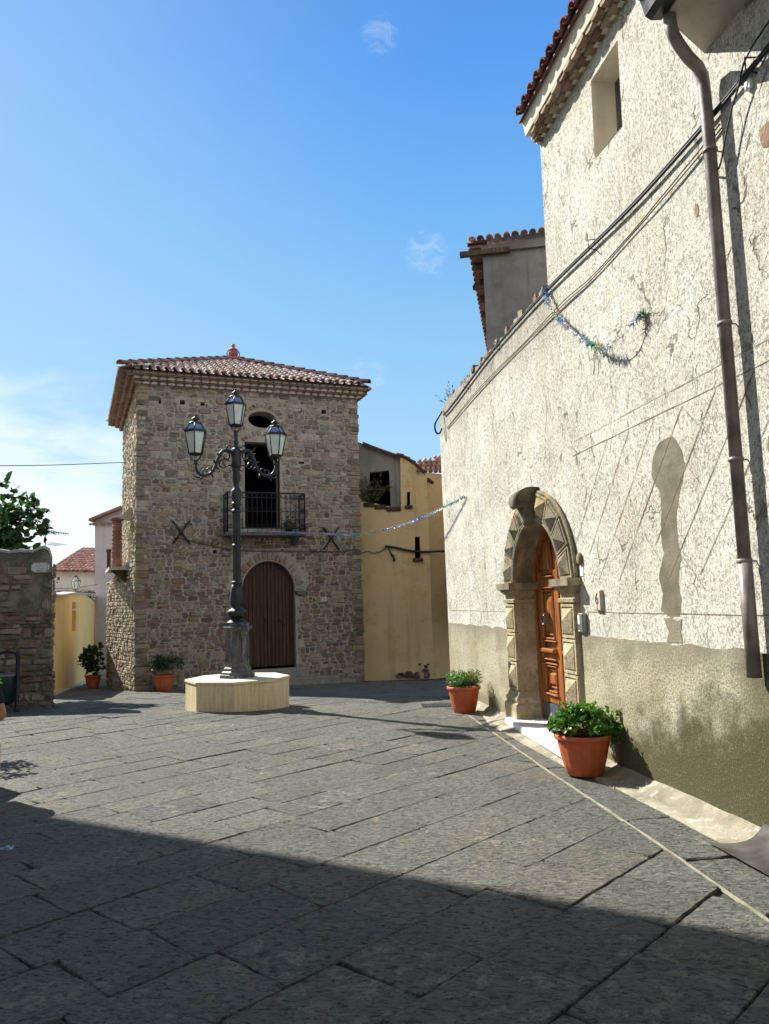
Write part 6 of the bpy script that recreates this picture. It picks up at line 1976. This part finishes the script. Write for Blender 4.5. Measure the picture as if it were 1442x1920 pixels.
wire = MB(); wire.tube(smooth([atY(-120, 874.5, 14.0)] + [atY(0, 873.3, 16.0), atY(110, 871.6, 19.0), PTL(3.2, 0.06, atY(226, 867, 21.9).z)], 8), 0.011, 6)
tag(wire.build('overhead_wire', M['cable']), 'single dark overhead wire running left from the stone house across the sky', 'wire')
w = MB()
w.tube(smooth([atY(x, y, OY - 0.06) for x, y in ((722, 1024), (740, 1026.5), (760, 1031), (780, 1034), (800, 1034.5), (830, 1033.5), (850, 1033))]), 0.032, 8)
w.tube(smooth([atY(x, y, OY - 0.05) for x, y in ((672, 1040), (682, 1036), (690, 1033), (700, 1037), (714, 1034), (725, 1025))]), 0.012, 6)
for k in range(4):
    w.tube(smooth([atY(x, y, OY - 0.09) for x, y in ((727, 1025), (731 + k, 1034 + k), (735 + 2 * k, 1044 + 2 * k), (740 - k, 1049 + k), (736 + k, 1040))]), 0.011, 5)
tag(w.build('hanging_cable', M['cable']), 'black cable with a dangling coil strung across the ochre house', 'cable')
w = MB()
w.tube(smooth([PT(u, 0.05, z) for u, z in ((0.9, 3.35), (1.2, 3.30), (1.9, 3.12), (2.6, 3.02), (3.4, 3.0), (4.4, 3.0), (5.1, 2.98), (5.8, 3.05))]), 0.010, 5)
tag(w.build('facade_wire', M['cable']), 'thin sagging wire across the stone front above the gate arch', 'wire')
w = MB()
w.tube(sag(atY(95, 1103, 26), atY(182, 1096, 29), 0.05), 0.010, 4)
tag(w.build('alley_wire', M['cable']), 'thin wire stretched across the alley past the wall lantern', 'wire')

tins = mat('tinsel foil', lambda q, b: (q.put(b.inputs['Base Color'], att(q)),), 0.35, 0.6)
SEQ = ((0.06, 0.22, 0.62), (0.62, 0.66, 0.70), (0.04, 0.40, 0.30), (0.66, 0.58, 0.30), (0.10, 0.34, 0.66), (0.50, 0.36, 0.46), (0.60, 0.62, 0.66))


def garland(name, pts, label, dens, rng, size=0.045, gaps=()):
    w = MB(); w.tube(pts, 0.004, 5, (0.55, 0.55, 0.5))
    tot = len(pts) - 1
    n = int(dens * sum((pts[i + 1] - pts[i]).length for i in range(tot)))
    for i in range(n):
        t = rng.random()
        if any(a < t < b for a, b in gaps) and rng.random() < 0.9: continue
        k = t * tot; j = min(int(k), tot - 1); p = pts[j].lerp(pts[j + 1], k - j)
        col = SEQ[int(t * 17 + rng.uniform(-0.5, 0.5)) % len(SEQ)]
        d = rand_dir(rng); s_ = d.cross(rand_dir(rng)).normalized()
        L = size * rng.uniform(0.5, 1.3); W_ = 0.006
        w.poly([p - s_ * W_, p + s_ * W_, p + d * L + s_ * W_ * 0.4 + UP * -0.01, p + d * L - s_ * W_ * 0.4 + UP * -0.01], vary(col, rng, 0.25, 0.1))
    o = w.build(name, tins, None, fix=False)
    tag(o, label, 'garland')


ga = [PT(2.25, 0.68, 3.47), PT(2.7, 0.68, 3.50), PT(3.3, 0.68, 3.46), PT(4.1, 0.68, 3.43), PT(4.98, 0.30, 3.44)]
gb = PW(7.02, 0.02, 3.22)
garland('tinsel_garland', smooth(ga, 4)[:-1] + sag(ga[-1], gb, 0.22, 24), 'coloured tinsel garland strung from the balcony to the cream wall', 330, random.Random(1), 0.04, ((0.0, 0.10), (0.16, 0.24), (0.66, 0.7)))
g2 = smooth([PW(s, o_, z) for s, o_, z in ((3.13, 0.05, 5.0), (2.98, 0.08, 4.75), (2.8, 0.07, 4.58), (2.5, 0.12, 4.36), (2.23, 0.14, 4.18), (1.98, 0.14, 4.0), (1.74, 0.13, 3.87), (1.5, 0.12, 3.79), (1.28, 0.10, 3.82), (1.12, 0.05, 3.90), (1.07, 0.02, 3.93))], 5)
garland('tinsel_garland', g2, 'loose tinsel garland drooping on the cream wall below the black cables', 420, random.Random(2), 0.05, ((0.10, 0.18), (0.36, 0.46), (0.68, 0.86)))

# ------------------------------------------------------------------ left edge: litter bin, seated person, scraps
bn_ = thing('litter_bin', 'dark green litter bin hung from a black post before the stone wall', 'litter bin', (-6.4, 13.3, -0.07))
w = MB()
BX, BY = -6.60, 13.32
w.lathe([(0.17, 0.06), (0.215, 0.10), (0.235, 0.50), (0.235, 0.53)], V((BX, BY, 0)), 28); w.build('bucket', M['bin'], bn_)
w = MB(); w.lathe([(0.235, 0.53), (0.25, 0.535), (0.25, 0.56), (0.235, 0.565), (0.215, 0.56), (0.21, 0.50), (0.2, 0.10), (0, 0.09)], V((BX, BY, 0)), 28); w.build('rim', M['steel'], bn_)
w = MB()
PXX = -6.33
w.lathe([(0.045, -0.12), (0.045, 0.0), (0.034, 0.02), (0.034, 0.88), (0.042, 0.90), (0.03, 0.93), (0.0, 0.94)], V((PXX, BY, 0)), 14)
w.tube(smooth([V((PXX, BY, 0.86)), V((PXX - 0.07, BY, 0.92)), V((PXX - 0.18, BY, 0.95)), V((PXX - 0.30, BY, 0.94)), V((PXX - 0.5, BY, 0.93))]), 0.014, 6)
w.box(lambda x, y, z: V((x, y, z)), (PXX - 0.62, BY - 0.16, 0.90), (PXX - 0.24, BY + 0.16, 0.95))
for z in (0.30, 0.50): w.box(lambda x, y, z_: V((x, y, z_)), (PXX - 0.06, BY - 0.02, z), (PXX + 0.0, BY + 0.02, z + 0.03))
w.build('post', M['black'], bn_)

def skin_mesh(name, chains, mt, parent):
    """chains: lists of (point, radius) sharing joints by position; grown with a Skin modifier"""
    vs, rad, es, key = [], [], [], {}
    def vid(p, r):
        k = tuple(round(c, 4) for c in p)
        if k not in key:
            key[k] = len(vs); vs.append(tuple(p)); rad.append(r)
        return key[k]
    for ch in chains:
        ids_ = [vid(p, r) for p, r in ch]
        es.extend((a, b) for a, b in zip(ids_, ids_[1:]))
    me = bpy.data.meshes.new(name); me.from_pydata(vs, es, [])
    tmp = bpy.data.objects.new(name, me); C.objects.link(tmp)
    md = tmp.modifiers.new('skin', 'SKIN')
    for i, r in enumerate(rad):
        me.skin_vertices[0].data[i].radius = (r, r)
    me.skin_vertices[0].data[0].use_root = True
    tmp.modifiers.new('sub', 'SUBSURF').levels = 2
    tmp.modifiers['sub'].render_levels = 2
    bpy.context.view_layer.update()
    m2 = bpy.data.meshes.new_from_object(tmp.evaluated_get(bpy.context.evaluated_depsgraph_get()))
    bpy.data.objects.remove(tmp)
    for p_ in m2.polygons: p_.use_smooth = True
    m2.materials.clear(); m2.materials.append(mt)
    o = bpy.data.objects.new(name, m2); C.objects.link(o)
    if parent is not None: adopt(o, parent)
    return o


EL = atY(14, 1343, 7.0)                                              # the elbow that shows
per = thing('person', 'seated person in a dark short-sleeved shirt, only a bent bare elbow showing', 'person', (EL.x - 0.4, 7.1, 0.42))
pel = EL + V((-0.36, 0.06, -0.17)); ch_ = pel + V((0.0, 0.0, 0.36)); nk = pel + V((0.01, -0.02, 0.53)); hd_ = nk + V((0.0, -0.03, 0.17))
sh = [ch_ + V((sg * 0.17, 0, 0.10)) for sg in (-1, 1)]
el = [EL + V((-0.72, 0, 0)), EL + V((-0.035, 0, 0))]
hand = [pel + V((sg * 0.07, -0.22, 0.10)) for sg in (-1, 1)]
kn = [pel + V((sg * 0.13, -0.46, 0.02)) for sg in (-1, 1)]
ft = [V((k.x + 0.01, k.y + 0.05, zg(k.x, k.y) + 0.06)) for k in kn]
chains = [[(pel, 0.15), (pel + V((0, 0, 0.18)), 0.135), (ch_, 0.15), (nk, 0.055), (hd_, 0.088), (hd_ + V((0, 0.01, 0.08)), 0.075)]]
for i in (0, 1):
    chains.append([(ch_, 0.15), (sh[i], 0.062), (sh[i].lerp(el[i], 0.5), 0.047), (el[i], 0.043), (el[i].lerp(hand[i], 0.4), 0.041), (el[i].lerp(hand[i], 0.9), 0.028), (hand[i], 0.034)])
    wr = (hand[i] - el[i]).normalized(); sd_ = wr.cross(UP).normalized()
    for j in range(4):
        o0 = hand[i] + sd_ * (0.022 * (j - 1.5)) + wr * 0.02
        chains.append([(hand[i], 0.034), (o0 + wr * 0.025, 0.0105), (o0 + wr * (0.055 - 0.005 * abs(j - 1.3)) - UP * 0.012, 0.0095), (o0 + wr * 0.07 - UP * 0.035, 0.0085)])
    th = hand[i] + sd_ * (0.03 if i else -0.03)
    chains.append([(hand[i], 0.034), (th + UP * 0.012, 0.012), (th + wr * 0.035 + UP * 0.015, 0.010)])
    chains.append([(pel, 0.15), (pel + V(((-1, 1)[i] * 0.09, -0.08, 0)), 0.095), (kn[i], 0.062), (kn[i].lerp(ft[i], 0.4), 0.058), (ft[i], 0.04), (ft[i] + V((0, -0.16, -0.03)), 0.035)])
skin_mesh('body', chains, M['skin'], per)
sc_ = [[(pel + V((0, 0, 0.04)), 0.17), (pel + V((0, 0, 0.18)), 0.16), (ch_, 0.172), (nk - UP * 0.05, 0.075)]]
for i in (0, 1): sc_.append([(ch_, 0.172), (sh[i], 0.078), (sh[i].lerp(el[i], 0.45), 0.066), (sh[i].lerp(el[i], 0.74), 0.064)])
skin_mesh('shirt', sc_, M['shirt'], per)
skin_mesh('trousers', [[(pel, 0.165), (pel + V((s_ * 0.09, -0.08, 0)), 0.108), (kn[i], 0.076), (kn[i].lerp(ft[i], 0.4), 0.07), (ft[i] + V((0, 0, 0.05)), 0.058)] for i, s_ in ((0, -1), (1, 1))], M['jeans'], per)
w = MB(); w.lathe([(0.0, 0.125), (0.06, 0.115), (0.095, 0.07), (0.102, 0.02), (0.09, -0.02)], hd_ + V((0, 0.018, 0.03)), 20); w.build('hair', M['hair'], per)
w = MB()
fc = hd_ + V((0, -0.085, 0.0))
w.hexa([fc + V(q) for q in ((-0.014, 0, -0.02), (0.014, 0, -0.02), (0.014, 0.02, -0.02), (-0.014, 0.02, -0.02), (-0.006, 0.0, 0.025), (0.006, 0.0, 0.025), (0.006, 0.02, 0.025), (-0.006, 0.02, 0.025))])
w.build('nose', M['skin'], per)
for sg in (-1, 1):
    w = MB(); w.lathe([(0.0, -0.008), (0.009, 0.0), (0.0, 0.008)], fc + V((sg * 0.033, 0.004, 0.035)), 10); w.build('eye', M['ink'], per)
w = MB(); w.bevbox(lambda x, y, z: V((pel.x + x, pel.y + y, z)), (-0.9, -0.18, 0.0), (0.14, 0.30, pel.z - 0.10), 0.02)
bench = w.build('stone_bench', M['travertine']); tag(bench, 'low stone bench under the seated person at the left edge', 'bench')

w = MB(); rng = random.Random(3)
lc = ground_p = None
d_ = ray(10, 1600); t_ = (0 - EYE.z) / d_.z; lc = EYE + d_ * t_
for k in range(7):
    c = lc + V((rng.uniform(-0.05, 0.05), rng.uniform(-0.03, 0.03), 0.012 + rng.uniform(0, 0.02))); q = [c + V((rng.uniform(-.04, .04), rng.uniform(-.03, .03), rng.uniform(-.005, .03))) for _ in range(4)]
    w.poly(q)
tag(w.build('plastic_scrap', M['plastic_blue'], None, fix=False), 'crumpled pale blue plastic scrap on the shaded paving at lower left', 'litter')
dr = MB()
dc = V((0.72, 12.05, 0)); dc.z = zg(dc.x, dc.y)
dr.bevbox(lambda x, y, z: dc + V((x, y, z)), (-0.24, -0.20, -0.02), (0.24, 0.20, 0.012), 0.006)
for k in range(7): dr.box(lambda x, y, z: dc + V((x, y, z)), (-0.2 + 0.06 * k, -0.16, 0.012), (-0.17 + 0.06 * k, 0.16, 0.018))
tag(dr.build('drain_grate', M['black']), 'black drain grate in the paving next to the rosemary pot', 'drain grate')

# ------------------------------------------------------------------ the tall house out of frame on the left, its eaves shaped to cast the foreground shade
K = V((-5.6, 10.38, 0))
sd1 = V((-0.870, 0.493, 0)).normalized(); sd2 = V((-sd1.y, sd1.x, 0))
if sd2.y > 0: sd2 = -sd2
oh = thing('shading_house', 'tall unseen house beyond the left edge, dark and deep-eaved to shade the near paving', 'house', K)
def PK(a, b, z): return K + sd1 * a + sd2 * b + UP * z
HK = 10.5
w = MB()
w.hexa([PK(0.8, 2.3, -0.6), PK(10, 2.3, -0.6), PK(10, 9.4, -0.6), PK(0.8, 9.4, -0.6), PK(0.8, 2.3, HK), PK(10, 2.3, HK), PK(10, 9.4, HK), PK(0.8, 9.4, HK)])
w.build('wall', plain('dark rough masonry', (0.10, 0.093, 0.08), 0.95, 0.2, 0, 0.3, 3, 0.4), oh)  # kept dark so little light bounces onto the foreground
w = MB(); w.hexa([PK(0, 0, HK), PK(11, 0, HK), PK(11, 10, HK), PK(0, 10, HK), PK(0, 0, HK + 0.12), PK(11, 0, HK + 0.12), PK(11, 10, HK + 0.12), PK(0, 10, HK + 0.12)], (0.2, 0.13, 0.1))
w.hexa([PK(0, 0, HK + 0.13), PK(11, 0, HK + 0.13), PK(11, 10, HK + 0.13), PK(0, 10, HK + 0.13), PK(4, 4.8, HK + 2.0), PK(7, 4.8, HK + 2.0), PK(7, 5.2, HK + 2.0), PK(4, 5.2, HK + 2.0)], (0.34, 0.18, 0.13))
w.build('roof', M['tile'], oh)
w = MB()
for k in range(8):
    w = MB(); w.box(PK, (0.9 + 1.25 * k, 0.15, HK - 0.16), (1.05 + 1.25 * k, 2.3, HK)); w.build('rafter', M['beam'], oh)
rh = thing('sky_blocker_house', 'unseen dark house added behind the viewer to block sky light from the near paving', 'house', (-4, -3, 0))  # added out of view to keep sky light off the foreground
w = MB(); w.box(lambda x, y, z: V((x, y, z)), (-13, -9, -0.5), (2.3, -3.2, 14.5)); w.build('wall', plain('sky blocker dark', (0.085, 0.08, 0.07), 0.95, 0.2, 0, 0.3, 3, 0.4), rh)
w = MB(); w.hexa([V(q) for q in ((-13.3, -9.3, 14.5), (2.6, -9.3, 14.5), (2.6, -2.8, 14.5), (-13.3, -2.8, 14.5), (-10, -6.3, 16), (0, -6.3, 16), (0, -5.9, 16), (-10, -5.9, 16))], (0.34, 0.18, 0.13)); w.build('roof', M['tile'], rh)
nh = thing('bounce_blocker_front', 'unseen dark front added over the cream wall beyond the right edge to cut bounced sunlight', 'house', PW(-5, 0, 0))  # added out of view to stop the sunlit wall brightening the foreground
w = MB(); w.box(PW, (-9.0, -0.30, -0.2), (-1.25, 0.035, 5.42)); w.build('wall', plain('bounce blocker dark', (0.095, 0.085, 0.07), 0.95, 0.2, 0, 0.35, 3, 0.4), nh)
